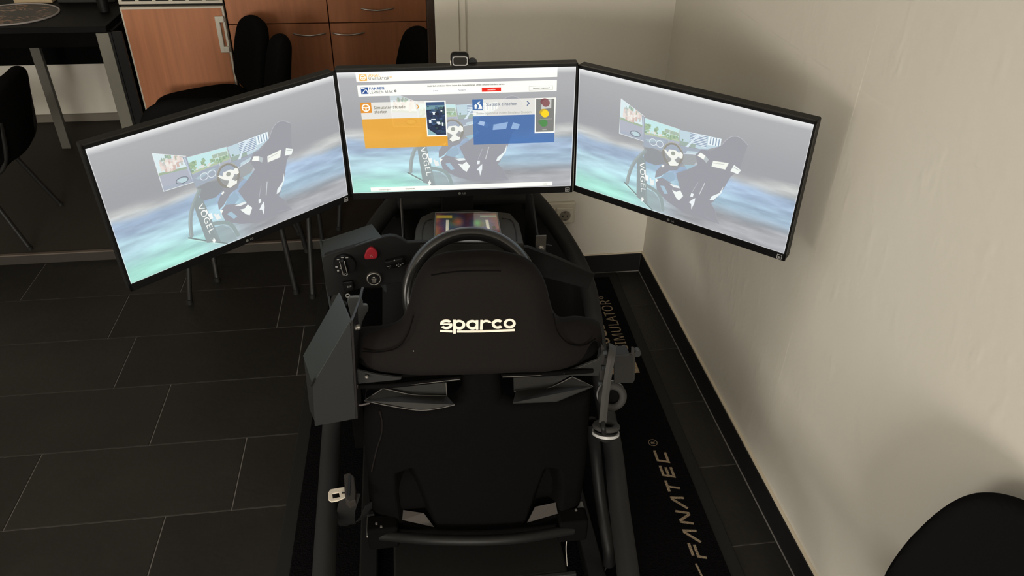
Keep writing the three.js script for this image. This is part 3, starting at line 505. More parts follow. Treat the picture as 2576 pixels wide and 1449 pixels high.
{ // webcam on the centre monitor
  const p = hit(1157, 152, 'z', 0.875);
  const t = thing('webcam', 'small black webcam with a silver ring sitting on top of the centre monitor', 'webcam', [p.x, p.y - 0.014, 0.868], -0.07);
  mesh('camera_body', new RoundedBoxGeometry(0.046, 0.034, 0.024, 4, 0.011).translate(0, 0.017, 0), M.glossBlack, t);
  const rr = (w, h, r) => { const s = new THREE.Shape(); s.moveTo(-w + r, -h); s.lineTo(w - r, -h); s.quadraticCurveTo(w, -h, w, -h + r); s.lineTo(w, h - r); s.quadraticCurveTo(w, h, w - r, h); s.lineTo(-w + r, h); s.quadraticCurveTo(-w, h, -w, h - r); s.lineTo(-w, -h + r); s.quadraticCurveTo(-w, -h, -w + r, -h); return s; };
  const ring = rr(0.019, 0.0115, 0.007); ring.holes.push(rr(0.0168, 0.0093, 0.006));
  mesh('lens_ring', new THREE.ExtrudeGeometry(ring, { depth: 0.004, bevelEnabled: false }).translate(0.001, 0.0145, 0.0105), M.silver, t);
  mesh('lens_cover', new THREE.ExtrudeGeometry(rr(0.0168, 0.0093, 0.006), { depth: 0.003, bevelEnabled: false }).translate(0.001, 0.0145, 0.0095), mat(lin(0.02, 0.018, 0.016), 0.2), t);
  mesh('side_accent', box(-0.0235, 0.002, 0.004, -0.0212, 0.014, 0.009, 0.0008), M.logo, t);
  mesh('clip', [box(-0.018, -0.004, -0.03, 0.018, 0.001, 0.008, 0.001), new THREE.CylinderGeometry(0.012, 0.012, 0.008, 20, 1, false, 0, Math.PI).rotateX(Math.PI / 2).rotateZ(Math.PI / 2).translate(0.032, 0, -0.02), box(-0.01, -0.003, -0.024, 0.044, 0.001, -0.016)], M.blackPlastic, t);
}

// ---------------------------------------------------------------- racing seat
// the backrest is a gently bowed surface: z = 1.52 + 0.05 (y - 0.27) + 0.067 s - 0.8 s^2, s across the seat from its middle
const SX = -0.873, BOW = 0.8;
const seatZ = (x, y, w = 0) => { const s = x - SX; return 1.52 + (y - 0.27) * 0.05 + 0.067 * s - BOW * s * s + w; };
function onSeat(px, py, w = 0) { // pixel -> point on that surface, w metres behind it
  const d = sight(px, py); let z = 1.52;
  for (let i = 0; i < 12; i++) { const p = camera.position.clone().addScaledVector(d, (z - camera.position.z) / d.z); z += 0.6 * (seatZ(p.x, p.y, w) - z); }
  return camera.position.clone().addScaledVector(d, (z - camera.position.z) / d.z);
}
// the head part bends further forward at its wings
const headBend = (x) => 2.4 * Math.max(0, Math.abs(x - SX) - 0.11) ** 2;
function onHead(px, py, off) { let p = onSeat(px, py, off); for (let i = 0; i < 10; i++) p = onSeat(px, py, off - headBend(p.x)); return p; }
const outline = (s, w, n) => smooth(pts(s).map(([x, y]) => { const p = onSeat(x, y, w); return [p.x, p.y]; }), n);
const raw = (s, w) => pts(s).map(([x, y]) => { const p = onSeat(x, y, w); return [p.x, p.y]; });
const seat = thing('racing_seat', 'black fabric racing bucket seat with a white embroidered name on its back', 'seat', [SX, 0.2, 1.4]);
{
  const upper = '1508,886 1526,850 1519,820 1495,804 1455,799 1412,801 1392,781 1380,746 1370,706 1352,673 1325,651 1280,638 1235,632 1190,633 1120,639 1078,655 1052,687 1037,723 1026,766 1012,799 990,817 955,824 905,828 884,846 880,885';
  const under = '893,920 930,938 1000,948 1090,952 1165,951 1262,947 1340,945 1420,935 1470,916';
  const headPoly = smooth([...pts(upper).map(([x, y]) => onHead(x, y, -0.022)), ...pts(under).map(([x, y]) => onHead(x, y, 0.02))].map((p) => [p.x, p.y]), 200);
  const bodyPoly = outline('910,900 1200,900 1508,880 1494,940 1490,1000 1487,1060 1480,1150 1472,1220 1452,1310 1430,1336 1200,1346 970,1341 935,1295 925,1210 916,1130 915,1060 920,1010 905,960', 0.0, 160);
  const holes = ['870,958 1165,950 1167,1000 1146,1022 1060,1035 985,1023 870,1000', '1260,945 1540,936 1540,980 1400,1013 1300,1019 1266,1006', '1000,1195 1036,1182 1060,1240 1093,1326 1012,1310 1002,1250', '1402,1185 1375,1180 1352,1240 1326,1315 1402,1292 1410,1235'].map((s) => raw(s, 0));
  const lo = [-1.16, 0.2, 1.36], hi = [-0.57, 1.12, 1.64];
  const body = field((x, y) => {
    let a = sdPoly(bodyPoly, x, y); const s = x - SX;
    for (const h of holes.slice(0, 2)) { const b = -sdPoly(h, x, y) ; const k = 0.008, t = Math.max(k - Math.abs(a - b), 0) / k; a = Math.max(a, b) + t * t * k * 0.25; }
    let dent = 0; for (const h of holes.slice(2)) { const t = Math.min(1, Math.max(0, (0.012 - sdPoly(h, x, y)) / 0.035)); dent = Math.max(dent, t * t * (3 - 2 * t)); }
    const zc = seatZ(x, y, -0.03) - 0.05 * dent;
    return (z) => round2(a, Math.abs(z - zc) - 0.034, 0.028);
  }, lo, hi, 128);
  mesh('backrest', body.translate(-SX, -0.2, -1.4), M.fabricDark, seat);
  const head = field((x, y) => {
    const a = sdPoly(headPoly, x, y), s = x - SX;
    const zc = seatZ(x, y, -0.012) - headBend(x);
    return (z) => round2(a, Math.abs(z - zc) - 0.05, 0.046);
  }, lo, hi, 128);
  const hp = mesh('headrest', head.translate(-SX, -0.2, -1.4), M.fabric, seat);
  const seam = (s, w) => mesh('seam', tube(pts(s).map(([x, y]) => onHead(x, y, w).sub(seat.position)), 0.0014, 50, 6), M.fabricDark, hp);
  seam('1085,692 1140,684 1200,681 1260,681', 0.0375);
  seam('912,884 950,886 1000,874 1025,842 1040,795', 0.0372);
  seam('1392,790 1402,832 1430,863 1470,868 1498,852', 0.0372);
  mesh('lint_speck', new THREE.SphereGeometry(0.0011, 8, 6).translate(...onSeat(1040, 883, 0.0375).sub(seat.position).toArray()), M.logo, hp);
  // embroidered lettering, traced stroke by stroke; crop pixels -> seat surface
  const L = (x, y) => onSeat(1090 + x * 0.0854, 780 + y * 0.0854, 0.0395);
  const letter = (outer, inner) => { // outlines in crop pixels -> a thin raised patch
    const to2 = (p) => new THREE.Vector2(...(({ x, y }) => [x, y])(L(...p)));
    const sh = new THREE.Shape(outer.map(to2)); if (inner) sh.holes.push(new THREE.Path(inner.map(to2)));
    const g = new THREE.ExtrudeGeometry(sh, { depth: 0.0012, bevelEnabled: false }), q = g.attributes.position;
    for (let i = 0; i < q.count; i++) q.setZ(i, seatZ(q.getX(i), q.getY(i), 0.0393) + q.getZ(i));
    g.computeVertexNormals(); return g.translate(-SX, -0.2, -1.4);
  };
  const ell = (cx, cy, rx, ry, a0 = 0, a1 = 360, rot = 0, n = 40) => Array.from({ length: n + 1 }, (_, i) => { const a = (a0 + (a1 - a0) * i / n) * Math.PI / 180, c = Math.cos(rot), s = Math.sin(rot), x = rx * Math.cos(a), y = ry * Math.sin(a); return [cx + x * c - y * s, cy + x * s + y * c]; });
  const arc = (cx, cy, rx, ry, w, a0, a1, rot = 0) => [...ell(cx, cy, rx, ry, a0, a1, rot), ...ell(cx, cy, rx - w, ry - w * 0.85, a1, a0, rot)];
  const bars = [];
  bars.push(letter(arc(382, 390, 180, 118, 84, 180, 326)), letter([[203, 388], [552, 384], [562, 415], [558, 432], [203, 430]]), letter(arc(386, 434, 175, 124, 84, 0, 152)));
  bars.push(letter([[585, 280], [668, 280], [668, 302], [730, 282], [800, 285], [880, 315], [935, 375], [945, 430], [920, 500], [870, 545], [790, 572], [720, 566], [665, 540], [665, 685], [588, 688]], ell(762, 420, 98, 74)));
  bars.push(letter([[1325, 290], [1325, 568], [1255, 568], [1252, 545], [1190, 568], [1120, 568], [1040, 535], [985, 480], [970, 420], [990, 350], [1050, 305], [1130, 284], [1200, 290], [1245, 306], [1250, 290]], ell(1155, 424, 98, 74)));
  bars.push(letter([[1385, 285], [1460, 285], [1462, 308], [1530, 282], [1600, 285], [1665, 310], [1718, 360], [1640, 368], [1590, 345], [1535, 345], [1485, 365], [1455, 410], [1450, 568], [1372, 568]]));
  bars.push(letter(arc(1895, 405, 175, 140, 88, 38, 322, -0.03)));
  bars.push(letter(ell(2248, 392, 178, 140, 0, 358, -0.06), ell(2248, 388, 98, 74, 358, 0, -0.06)));
  bars.push(letter([[200, 578], [560, 595], [558, 652], [198, 638]])); bars.push(letter([[700, 595], [1000, 594], [1400, 590], [1900, 572], [2395, 550], [2398, 612], [1900, 634], [1400, 650], [1000, 655], [698, 655]]));
  mesh('embroidered_name', bars, M.logo, hp);
  // bolster cushion in front, mostly hidden
  const cush = new RoundedBoxGeometry(0.5, 0.17, 0.5, 4, 0.06).translate(0, 0.13, -0.18);
  mesh('seat_cushion', cush, M.fabricDark, seat);
  // slot trims (folded plastic lips inside the harness slots)
  const S = (list, m, name, th = 0.003, parent = seat) => mesh(name, sheet(list.map(([x, y, w]) => onSeat(x, y, w).sub(seat.position)), th), m, parent);
  const trim = mat(lin(0.02, 0.0195, 0.0185), 0.6);
  S([[917, 1008, 0.012], [1060, 1032, 0.012], [1144, 1018, 0.012], [1124, 996, -0.03], [1040, 993, -0.03], [963, 977, -0.03]], trim, 'slot_trim');
  S([[963, 977, -0.035], [1040, 994, -0.035], [1124, 997, -0.035], [1122, 962, -0.035]], mat(lin(0.022, 0.022, 0.021), 0.6), 'slot_trim');
  S([[1290, 1013, 0.012], [1400, 1009, 0.012], [1491, 972, 0.012], [1440, 948, -0.03], [1380, 975, -0.03], [1298, 983, -0.03]], mat(lin(0.018, 0.018, 0.0175), 0.6), 'slot_trim');
  S([[1293, 986, -0.035], [1380, 976, -0.035], [1432, 946, -0.035], [1292, 950, -0.035]], trim, 'slot_trim');
  S([[1012, 1308, 0.008], [1092, 1326, 0.008], [1066, 1291, -0.015], [1014, 1283, -0.015]], mat(lin(0.05, 0.045, 0.042), 0.6), 'slot_trim');
  S([[1326, 1315, 0.008], [1403, 1292, 0.008], [1398, 1264, -0.015], [1346, 1275, -0.015]], mat(lin(0.05, 0.045, 0.042), 0.6), 'slot_trim');
  for (const [s, w] of [['917,1008 985,1022 1060,1032 1110,1026 1144,1018', 0.0125], ['917,1008 940,992 963,977', -0.008], ['1124,996 1122,962', -0.031], ['1124,996 1040,993 963,977', -0.029], ['1440,948 1466,960 1491,972', -0.01], ['1294,985 1380,976 1440,948', -0.029], ['905,975 980,973 1060,965 1158,954', 0.0265], ['1264,948 1340,945 1420,940', 0.0265]]) mesh('edge_glint', tube(pts(s).map(([x, y]) => onSeat(x, y, w).sub(seat.position)), 0.0011, 24, 6), M.edgeGlint, seat);  // thin pale tubes stand in for the light caught on the edges
  for (const s of ['903,972 980,970 1060,962 1160,951', '1262,945 1340,942 1420,937 1490,932']) mesh('slot_bar', tube(pts(s).map(([x, y]) => onSeat(x, y, 0.022).sub(seat.position)), 0.0055, 30, 8), M.fabricDark, seat);
  // side bolster seam
  mesh('piping', tube(pts('955,1033 961,1060 960,1090 948,1130 935,1185').map(([x, y]) => onSeat(x, y, 0.006).sub(seat.position)), 0.0018, 40, 6), M.fabric, seat);
  // recliner brackets and slide levers at the foot of the seat
  for (const [a, b] of [['925,1330 1005,1345', -1], ['1395,1330 1480,1310', 1]]) { const p = pts(a).map(([x, y]) => onSeat(x, y, 0.03).sub(seat.position)); mesh('hinge_bracket', new RoundedBoxGeometry(0.075, 0.075, 0.05, 3, 0.008).translate((p[0].x + p[1].x) / 2, (p[0].y + p[1].y) / 2, (p[0].z + p[1].z) / 2), M.fabricDark, seat); }
  for (const [x, y, w] of [[932, 1351, 22], [1470, 1318, 18]]) { const p = onSeat(x, y, 0.055).sub(seat.position); mesh('slide_lever', box(p.x - 0.01, p.y - 0.003, p.z - 0.07, p.x + 0.01, p.y + 0.003, p.z, 0.002), M.bolt, seat); }
  for (const [x, y] of [[947, 1317], [959, 1325], [1449, 1283]]) { const p = onSeat(x, y, 0.06).sub(seat.position); mesh('bolt', new THREE.CylinderGeometry(0.003, 0.003, 0.004, 10).rotateX(Math.PI / 2).translate(p.x, p.y, p.z), M.bolt, seat); }
}

// ---------------------------------------------------------------- rig frame
const rig = thing('simulator_frame', 'dark grey tubular steel frame of the driving simulator standing on the mat', 'frame', [-0.86, 0.0095, 1.1]);
{
  const P = (n, g, m = M.frame, l) => wpart(n, g, m, rig, l);
  const axis = (z) => -0.86 - 0.067 * (z - 1.1);
  const side = { 1: [[-0.615, 0.715, 0.64], [-0.56, 0.66, 0.70], [-0.475, 0.53, 0.83], [-0.462, 0.42, 0.98], [-0.474, 0.325, 1.15], [-0.487, 0.30, 1.328], [-0.52, 0.30, 1.53], [-0.55, 0.30, 1.73], [-0.56, 0.285, 1.8], [-0.562, 0.2, 1.85], [-0.562, 0.035, 1.86]] };
  side[-1] = side[1].map(([x, y, z]) => [2 * axis(z) - x, y, z]);
  side[-1][5] = [-1.245, 0.3, 1.171]; side[-1][6] = [-1.24, 0.3, 1.4]; side[-1][7] = [-1.235, 0.3, 1.639]; side[-1][3][0] = -1.23; side[-1][4] = [-1.24, 0.335, 1.08]; side[-1][8][0] = side[-1][9][0] = side[-1][10][0] = -1.23;
  for (const s of [-1, 1]) {
    P('side_tube', tube(side[s], 0.026, 120, 18));
    P('front_tube', tube([side[s][0], [side[s][0][0], 0.6, 0.55], [side[s][0][0] + s * 0.04, 0.3, 0.5], [side[s][0][0] + s * 0.06, 0.035, 0.5]], 0.024, 50, 16));
    P('tube_cap', new THREE.SphereGeometry(0.0262, 18, 12).translate(...side[s][0]));
    P('base_rail', box(axis(1.1) + s * 0.3 - 0.025, 0.0095, 0.42, axis(1.1) + s * 0.3 + 0.025, 0.05, 1.88, 0.006), M.blackPlastic);
    P('foot_plate', box(side[s][10][0] - 0.05, 0.0095, 1.82, side[s][10][0] + 0.05, 0.02, 1.9, 0.003));
  }
  P('crossbar', rod(V(...side[-1][0]), V(...side[1][0]), 0.024, 0.024, 18));
  P('front_panel', plate(pts('962,498 1340,498 1372,545 1448,690 1470,760 1470,830 962,830').map(([x, y]) => hit(x, y, 'z', 0.6)).reverse(), 0.012), M.blackPlastic);
  P('crossbar', box(-1.24, 0.0095, 1.835, -0.56, 0.05, 1.88, 0.006));
  P('crossbar', box(-1.2, 0.0095, 0.47, -0.52, 0.05, 0.53, 0.006));
  P('monitor_post', [box(-0.9, 0.6, 0.62, -0.8, 1.06, 0.67, 0.006), box(-0.9, 0.97, 0.66, -0.8, 1.07, 0.79, 0.006)]);
  P('monitor_arm', [tube([[-1.447, 1.0, 0.965], [-1.3, 1.0, 0.79], [-1.1, 1.0, 0.7], [-0.9, 1.0, 0.66]], 0.018, 30, 10), tube([[-0.27, 1.0, 1.03], [-0.37, 1.0, 0.84], [-0.58, 1.0, 0.72], [-0.8, 1.0, 0.66]], 0.018, 30, 10)]);
  // seat carrier and cross tray behind the seat
  P('seat_crossbar', tube([onSeat(955, 1346, 0.045), onSeat(1100, 1358, 0.05), onSeat(1280, 1356, 0.05), onSeat(1440, 1332, 0.045)], 0.013, 40, 12), M.blackPlastic);
  const a = hit(990, 1400, 'y', 0.15), b = hit(1420, 1400, 'y', 0.15);
  P('seat_carrier', [box(a.x, 0.05, 1.05, b.x, 0.15, 1.6, 0.008)], mat(lin(0.009, 0.0085, 0.008), 0.6));
  P('carrier_lip', box(a.x - 0.02, 0.13, 1.6, b.x + 0.02, 0.153, 1.612, 0.003), M.frame);
  for (const s of [0, 1]) P('seat_slide', box((s ? b.x - 0.06 : a.x + 0.02), 0.15, 1.0, (s ? b.x - 0.02 : a.x + 0.06), 0.2, 1.4, 0.004), M.frame);
  P('inner_tube', tube([hit(1487, 1060, 'y', 0.45), hit(1497, 1130, 'y', 0.33), hit(1510, 1250, 'y', 0.2), hit(1530, 1380, 'y', 0.1), hit(1532, 1420, 'y', 0.05)], 0.016, 40, 12), M.blackPlastic);
}

// ---------------------------------------------------------------- dashboard, wheel base and wheel
{
  const PZ = 1.0, H = (x, y, z = PZ) => hit(x, y, 'z', z);
  const dash = thing('dashboard', 'dark sheet metal dashboard across the rig behind the steering wheel', 'dashboard', [-0.86, 0.62, PZ]);
  const P = (n, g, m, l) => wpart(n, g, m, dash, l);
  const tiltBack = (p) => V(p.x, p.y, p.z);
  const edge = pts('811,648 820,641 896,618 961,597 980,593 994,594 1008,600 1025,610 1060,608 1330,622 1400,648 1496,690 1480,727 1370,698 1330,690 1180,700 1000,711 905,726 826,746 816,700').map(([x, y]) => H(x, y));
  P('panel', plate(edge.slice().reverse(), 0.012), M.greyPlastic.clone());
  dash.children[0].material.color.setRGB(0.0085, 0.0082, 0.0082);
  const topPts = [H(811, 648), H(896, 618), H(961, 597), hit(936, 567, 'z', 0.88), hit(803, 603, 'z', 0.88)];
  const box5 = thing('control_box', 'dark grey metal box behind the switch panel, left of the steering wheel', 'box', [-1.14, 0.62, 0.94]);
  wpart('box_top', plate([H(812, 646), H(961, 597), hit(937, 567, 'z', 0.9), hit(804, 602, 'z', 0.9)], 0.004), M.sheet, box5);
  const L0 = H(812, 648), L1 = hit(804, 602, 'z', 0.9), dy = 0.17;
  wpart('box_side', plate([L0, L1, V(L1.x, L1.y - dy, L1.z), V(L0.x, L0.y - dy, L0.z)], 0.004), M.sheet, box5);
  const R0 = H(961, 599), R1 = hit(937, 568, 'z', 0.9);
  wpart('box_side', plate([R1, R0, V(R0.x, R0.y - dy, R0.z), V(R1.x, R1.y - dy, R1.z)], 0.004), M.sheet, box5);
  wpart('box_back', plate([V(L1.x, L1.y - 0.002, L1.z + 0.004), V(R1.x, R1.y - 0.002, R1.z + 0.004), V(R1.x, R1.y - dy, R1.z + 0.004), V(L1.x, L1.y - dy, L1.z + 0.004)], 0.004), M.sheet, box5);
  wpart('control_foot', box(L1.x + 0.03, 0.0095, 0.93, L1.x + 0.07, 0.55, 0.97, 0.004), M.fabricDark, rig);

  // switches on the panel (each sits on the panel face, z just over PZ)
  const on = (x, y, o = 0.002) => H(x, y, PZ + o);
  { const c = on(867, 662), t = thing('light_switch', 'round black headlight switch with a chromed turning knob on the switch panel', 'switch', c.toArray());
    const r = c.distanceTo(on(895, 662));
    mesh('bezel', new THREE.CylinderGeometry(r, r * 1.03, 0.012, 40).rotateX(Math.PI / 2).translate(0, 0, 0.006), M.glossBlack, t);
    const k = mesh('knob', new RoundedBoxGeometry(r * 0.34, r * 1.7, 0.016, 3, 0.004).rotateZ(0.12).translate(-r * 0.03, 0, 0.02), M.glossBlack, t);
    for (const s of [-1, 1]) mesh('chrome_strip', new RoundedBoxGeometry(0.0025, r * 1.45, 0.004, 2, 0.001).rotateZ(0.12).translate(s * r * 0.2 - r * 0.03, r * 0.05, 0.028), M.steel, k);
    const mk = (x, y, w, h) => new THREE.BoxGeometry(w, h, 0.0006).translate(x * r, y * r, 0.0124);
    mesh('markings', [mk(-0.72, -0.1, 0.006, 0.004), mk(-0.62, -0.5, 0.005, 0.005), mk(-0.35, -0.28, 0.006, 0.002), mk(0.3, 0.82, 0.007, 0.002), mk(-0.1, 0.86, 0.007, 0.0016), mk(-0.5, 0.68, 0.006, 0.0016), mk(-0.25, -0.35, 0.003, 0.004)], M.print, t);
    mesh('knob_mark', new THREE.TorusGeometry(0.003, 0.0007, 6, 16).translate(r * 0.06, -r * 0.62, 0.0285), M.print, k); }
  { const a = [[833, 645], [920, 618], [933, 621], [948, 634], [944, 646], [932, 648]];
    const poly = smooth(pts('919,647 921,634 929,623 935,621 944,627 949,637 946,645 935,647').map(([x, y]) => { const p = on(x, y); return [p.x, p.y]; }), 40);
    const c = on(933, 637), t = thing('hazard_button', 'red rounded-triangle hazard light button on the switch panel', 'button', c.toArray());
    mesh('button_cap', new THREE.ExtrudeGeometry(new THREE.Shape(poly.map(([x, y]) => new THREE.Vector2((x - c.x) * 0.95, (y - c.y) * 0.95))), { depth: 0.006, bevelSize: 0.002, bevelThickness: 0.002, bevelSegments: 3 }), M.red, t);
    const tri = new THREE.Shape([[-0.0045, -0.004], [0.0045, -0.004], [0, 0.004]].map((p) => new THREE.Vector2(...p))); tri.holes.push(new THREE.Path([[-0.0026, -0.0028], [0, 0.0018], [0.0026, -0.0028]].map((p) => new THREE.Vector2(...p))));
    mesh('triangle_mark', new THREE.ExtrudeGeometry(tri, { depth: 0.0006, bevelEnabled: false }).translate(0.001, -0.003, 0.0083), mat(lin(0.5, 0.2, 0.2), 0.5), t); }
  { const c = on(941, 699), r = c.distanceTo(on(957.5, 699)), t = thing('start_button', 'round black start button with a bright chrome ring low on the switch panel', 'button', c.toArray());
    mesh('chrome_ring', new THREE.TorusGeometry(r, 0.0022, 12, 48).translate(0, 0, 0.006), M.steel, t);
    mesh('collar', new THREE.CylinderGeometry(r * 1.1, r * 1.14, 0.006, 40).rotateX(Math.PI / 2).translate(0, 0, 0.003), M.steel, t);
    mesh('button_cap', new THREE.CylinderGeometry(r * 0.93, r * 0.96, 0.008, 40).rotateX(Math.PI / 2).translate(0, 0, 0.004), M.glossBlack, t);
    const cv = document.createElement('canvas'); cv.width = cv.height = 128; const q = cv.getContext('2d'); q.fillStyle = '#060606'; q.fillRect(0, 0, 128, 128); q.fillStyle = '#b5b1a8'; q.textAlign = 'center'; q.font = 'bold 19px sans-serif'; q.fillText('ENGINE', 64, 66, 56); q.fillText('START', 64, 86, 50); q.fillText('STOP', 64, 106, 42); q.fillRect(52, 30, 24, 12);
    const tx = new THREE.CanvasTexture(cv); tx.colorSpace = THREE.SRGBColorSpace;
    mesh('button_print', new THREE.CircleGeometry(r * 0.88, 36).translate(0, 0, 0.0083), mat(lin(1, 1, 1), 0.35, { map: tx }), t); }
  { const c = on(994, 657), t = thing('mirror_switch', 'black mirror adjuster switch block with small white symbols beside the wheel rim', 'switch', c.toArray());
    mesh('switch_body', new RoundedBoxGeometry(0.05, 0.026, 0.014, 3, 0.004).rotateZ(0.22).translate(0, 0, 0.007), M.glossBlack, t);
    mesh('rocker', new RoundedBoxGeometry(0.044, 0.012, 0.01, 3, 0.003).rotateZ(0.22).translate(-0.001, 0.008, 0.014), M.blackPlastic, t);
    mesh('markings', [[-0.016, -0.006, 0.01, 0.002], [-0.016, -0.012, 0.004, 0.0014], [0.004, -0.004, 0.003, 0.003], [0.009, -0.001, 0.003, 0.003], [0.009, -0.008, 0.003, 0.003], [0.014, -0.004, 0.003, 0.003], [0.019, 0, 0.005, 0.0014]].map(([x, y, w, h]) => new THREE.BoxGeometry(w, h, 0.0006).rotateZ(0.22).translate(x, y, 0.0145)).concat([new THREE.BoxGeometry(0.004, 0.004, 0.0006).translate(-0.001, 0.014, 0.0195)]), M.print, t); }
  { const c = on(877, 716), t = thing('esp_button', 'small square black push button with white lettering at the lower left of the switch panel', 'button', c.toArray());
    mesh('button_cap', new RoundedBoxGeometry(0.028, 0.03, 0.01, 3, 0.003).rotateZ(0.1).translate(0, 0, 0.005), M.glossBlack, t);
    mesh('lettering', text3('ESP', 0.0055).rotateZ(0.1).translate(0.002, 0, 0.0101), M.print, t); }

  // wheel base housing with its clear window
  const base = thing('wheel_base', 'dark grey wheel base with rainbow glare painted in its window, beyond the steering wheel', 'wheel base', [-0.83, 0.6, 0.86]);
  const B = (n, g, m, par) => wpart(n, g, m, par ?? base);
  const yT = 0.775, T = (x, y) => hit(x, y, 'y', yT);
  const prof = [T(1040, 612), T(1318, 612), T(1306, 560), T(1284, 535), T(1190, 526), T(1086, 532), T(1058, 545), T(1046, 570)];
  { const g = new THREE.ExtrudeGeometry(new THREE.Shape(prof.map((p) => new THREE.Vector2(p.x, -p.z))), { depth: 0.13, bevelEnabled: true, bevelSize: 0.006, bevelThickness: 0.006, bevelSegments: 3, bevelOffset: -0.006 }).rotateX(-Math.PI / 2).translate(0, yT - 0.136, 0);
    B('housing', g, mat(lin(0.026, 0.0245, 0.022), 0.55)); }
  for (const s of ['1062,612 1064,575 1073,556 1088,551', '1300,606 1296,575 1284,553 1262,549']) B('housing_groove', tube(pts(s).map(([x, y]) => hit(x, y, 'y', yT + 0.0005)), 0.0016, 30, 6), M.blackPlastic);
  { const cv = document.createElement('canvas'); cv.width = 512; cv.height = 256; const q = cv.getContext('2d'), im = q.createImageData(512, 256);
    // screen glare in rainbow stress colours, painted into the window colour map
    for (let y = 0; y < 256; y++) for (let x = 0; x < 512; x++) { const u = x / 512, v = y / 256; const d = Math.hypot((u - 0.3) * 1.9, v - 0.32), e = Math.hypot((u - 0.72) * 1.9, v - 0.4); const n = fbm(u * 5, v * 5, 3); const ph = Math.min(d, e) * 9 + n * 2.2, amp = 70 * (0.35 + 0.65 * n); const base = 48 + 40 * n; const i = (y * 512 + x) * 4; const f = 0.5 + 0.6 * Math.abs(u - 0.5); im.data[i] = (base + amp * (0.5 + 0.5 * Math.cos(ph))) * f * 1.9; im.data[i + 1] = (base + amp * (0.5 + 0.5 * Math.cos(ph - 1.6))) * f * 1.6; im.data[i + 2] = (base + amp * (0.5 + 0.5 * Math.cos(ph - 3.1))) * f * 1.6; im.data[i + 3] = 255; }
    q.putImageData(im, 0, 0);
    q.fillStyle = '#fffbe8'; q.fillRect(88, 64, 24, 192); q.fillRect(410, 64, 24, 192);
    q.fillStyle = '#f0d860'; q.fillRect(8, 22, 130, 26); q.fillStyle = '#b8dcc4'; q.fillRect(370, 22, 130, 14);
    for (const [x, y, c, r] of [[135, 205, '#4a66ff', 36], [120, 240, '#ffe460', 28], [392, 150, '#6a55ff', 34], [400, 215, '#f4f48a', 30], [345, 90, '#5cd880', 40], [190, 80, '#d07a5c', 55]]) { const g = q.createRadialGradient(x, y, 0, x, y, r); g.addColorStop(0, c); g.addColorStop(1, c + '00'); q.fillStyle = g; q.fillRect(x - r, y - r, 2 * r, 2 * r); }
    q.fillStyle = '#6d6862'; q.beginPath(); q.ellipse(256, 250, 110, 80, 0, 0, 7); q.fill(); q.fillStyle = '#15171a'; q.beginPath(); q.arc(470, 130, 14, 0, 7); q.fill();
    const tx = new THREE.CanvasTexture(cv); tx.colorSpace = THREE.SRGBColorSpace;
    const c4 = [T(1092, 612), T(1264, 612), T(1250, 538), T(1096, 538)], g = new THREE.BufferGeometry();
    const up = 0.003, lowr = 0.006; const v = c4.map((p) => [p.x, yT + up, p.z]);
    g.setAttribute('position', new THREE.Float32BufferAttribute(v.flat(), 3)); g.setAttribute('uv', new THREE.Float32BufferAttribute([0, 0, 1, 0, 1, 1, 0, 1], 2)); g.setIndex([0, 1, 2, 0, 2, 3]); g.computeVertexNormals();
    const wn = B('painted_window_glare', [g.toNonIndexed()], mat(lin(1, 1, 1), 0.25, { map: tx }));
    B('window_pane', plate(c4.map((p) => V(p.x, yT + lowr, p.z)), 0.002), mat(lin(1, 1, 1), 0.04, { transmission: 1, thickness: 0, ior: 1.45 }));
    for (let i = 0; i < 4; i++) B('window_rim', rod(V(c4[i].x, yT + 0.004, c4[i].z), V(c4[(i + 1) % 4].x, yT + 0.004, c4[(i + 1) % 4].z), 0.002, 0.002, 8), mat(lin(0.1, 0.1, 0.1), 0.25)); }
  B('base_plate', box(-1.0, 0.58, 0.74, -0.66, 0.605, 1.0, 0.004), M.frame);
  for (const [x, n] of [[-1.02, 0], [-0.645, 1]]) B('side_plate', plate(n ? [V(x, 0.56, 0.72), V(x, 0.56, 1.0), V(x - 0.005, 0.70, 1.0), V(x, 0.81, 0.82), V(x, 0.80, 0.72)] : [V(x, 0.56, 0.72), V(x, 0.56, 0.98), V(x, 0.70, 0.98), V(x, 0.79, 0.82), V(x, 0.78, 0.72)], 0.004), M.frame);
  for (const x of [-1.02, -0.645]) B('plate_edge_glint', tube([V(x, 0.79, 0.76), V(x, 0.795, 0.82), V(x, 0.75, 0.905), V(x - 0.002, 0.705, 0.985)], 0.0014, 24, 6), M.edgeGlint);  // pale line added as the lit rim of each side plate
  { const a = hit(1348, 594, 'z', 0.97), b = hit(1372, 642, 'z', 0.97);
    B('angle_bracket', plate([V(a.x, b.y, 0.97), V(b.x, b.y, 0.97), V(b.x, a.y, 0.97), V(a.x, a.y, 0.97)], 0.004), mat(lin(0.075, 0.07, 0.06), 0.5));
    const c = hit(1361, 627, 'z', 0.975); B('bolt', [new THREE.CylinderGeometry(0.011, 0.011, 0.003, 24).rotateX(Math.PI / 2).translate(c.x, c.y, 0.973), new THREE.CylinderGeometry(0.0075, 0.008, 0.007, 6).rotateX(Math.PI / 2).translate(c.x, c.y, 0.978)], M.steel);
    B('cable_tie', rod(hit(1373, 615, 'z', 0.95), hit(1388, 618, 'z', 0.95), 0.0018), M.greyPlastic); }
  wpart('motor_box', box(-0.98, 0.60, 0.74, -0.68, 0.66, 0.95, 0.008), M.blackPlastic, base);

  // steering wheel, leaning back
  const wc = V(-0.85, 0.687, 1.13), tilt = -0.33;
  const sw = thing('steering_wheel', 'black leather steering wheel with its upper half rising behind the seat headrest', 'steering wheel', wc.toArray());
  sw.rotation.order = 'YXZ'; sw.rotation.set(tilt, -0.067, 0);
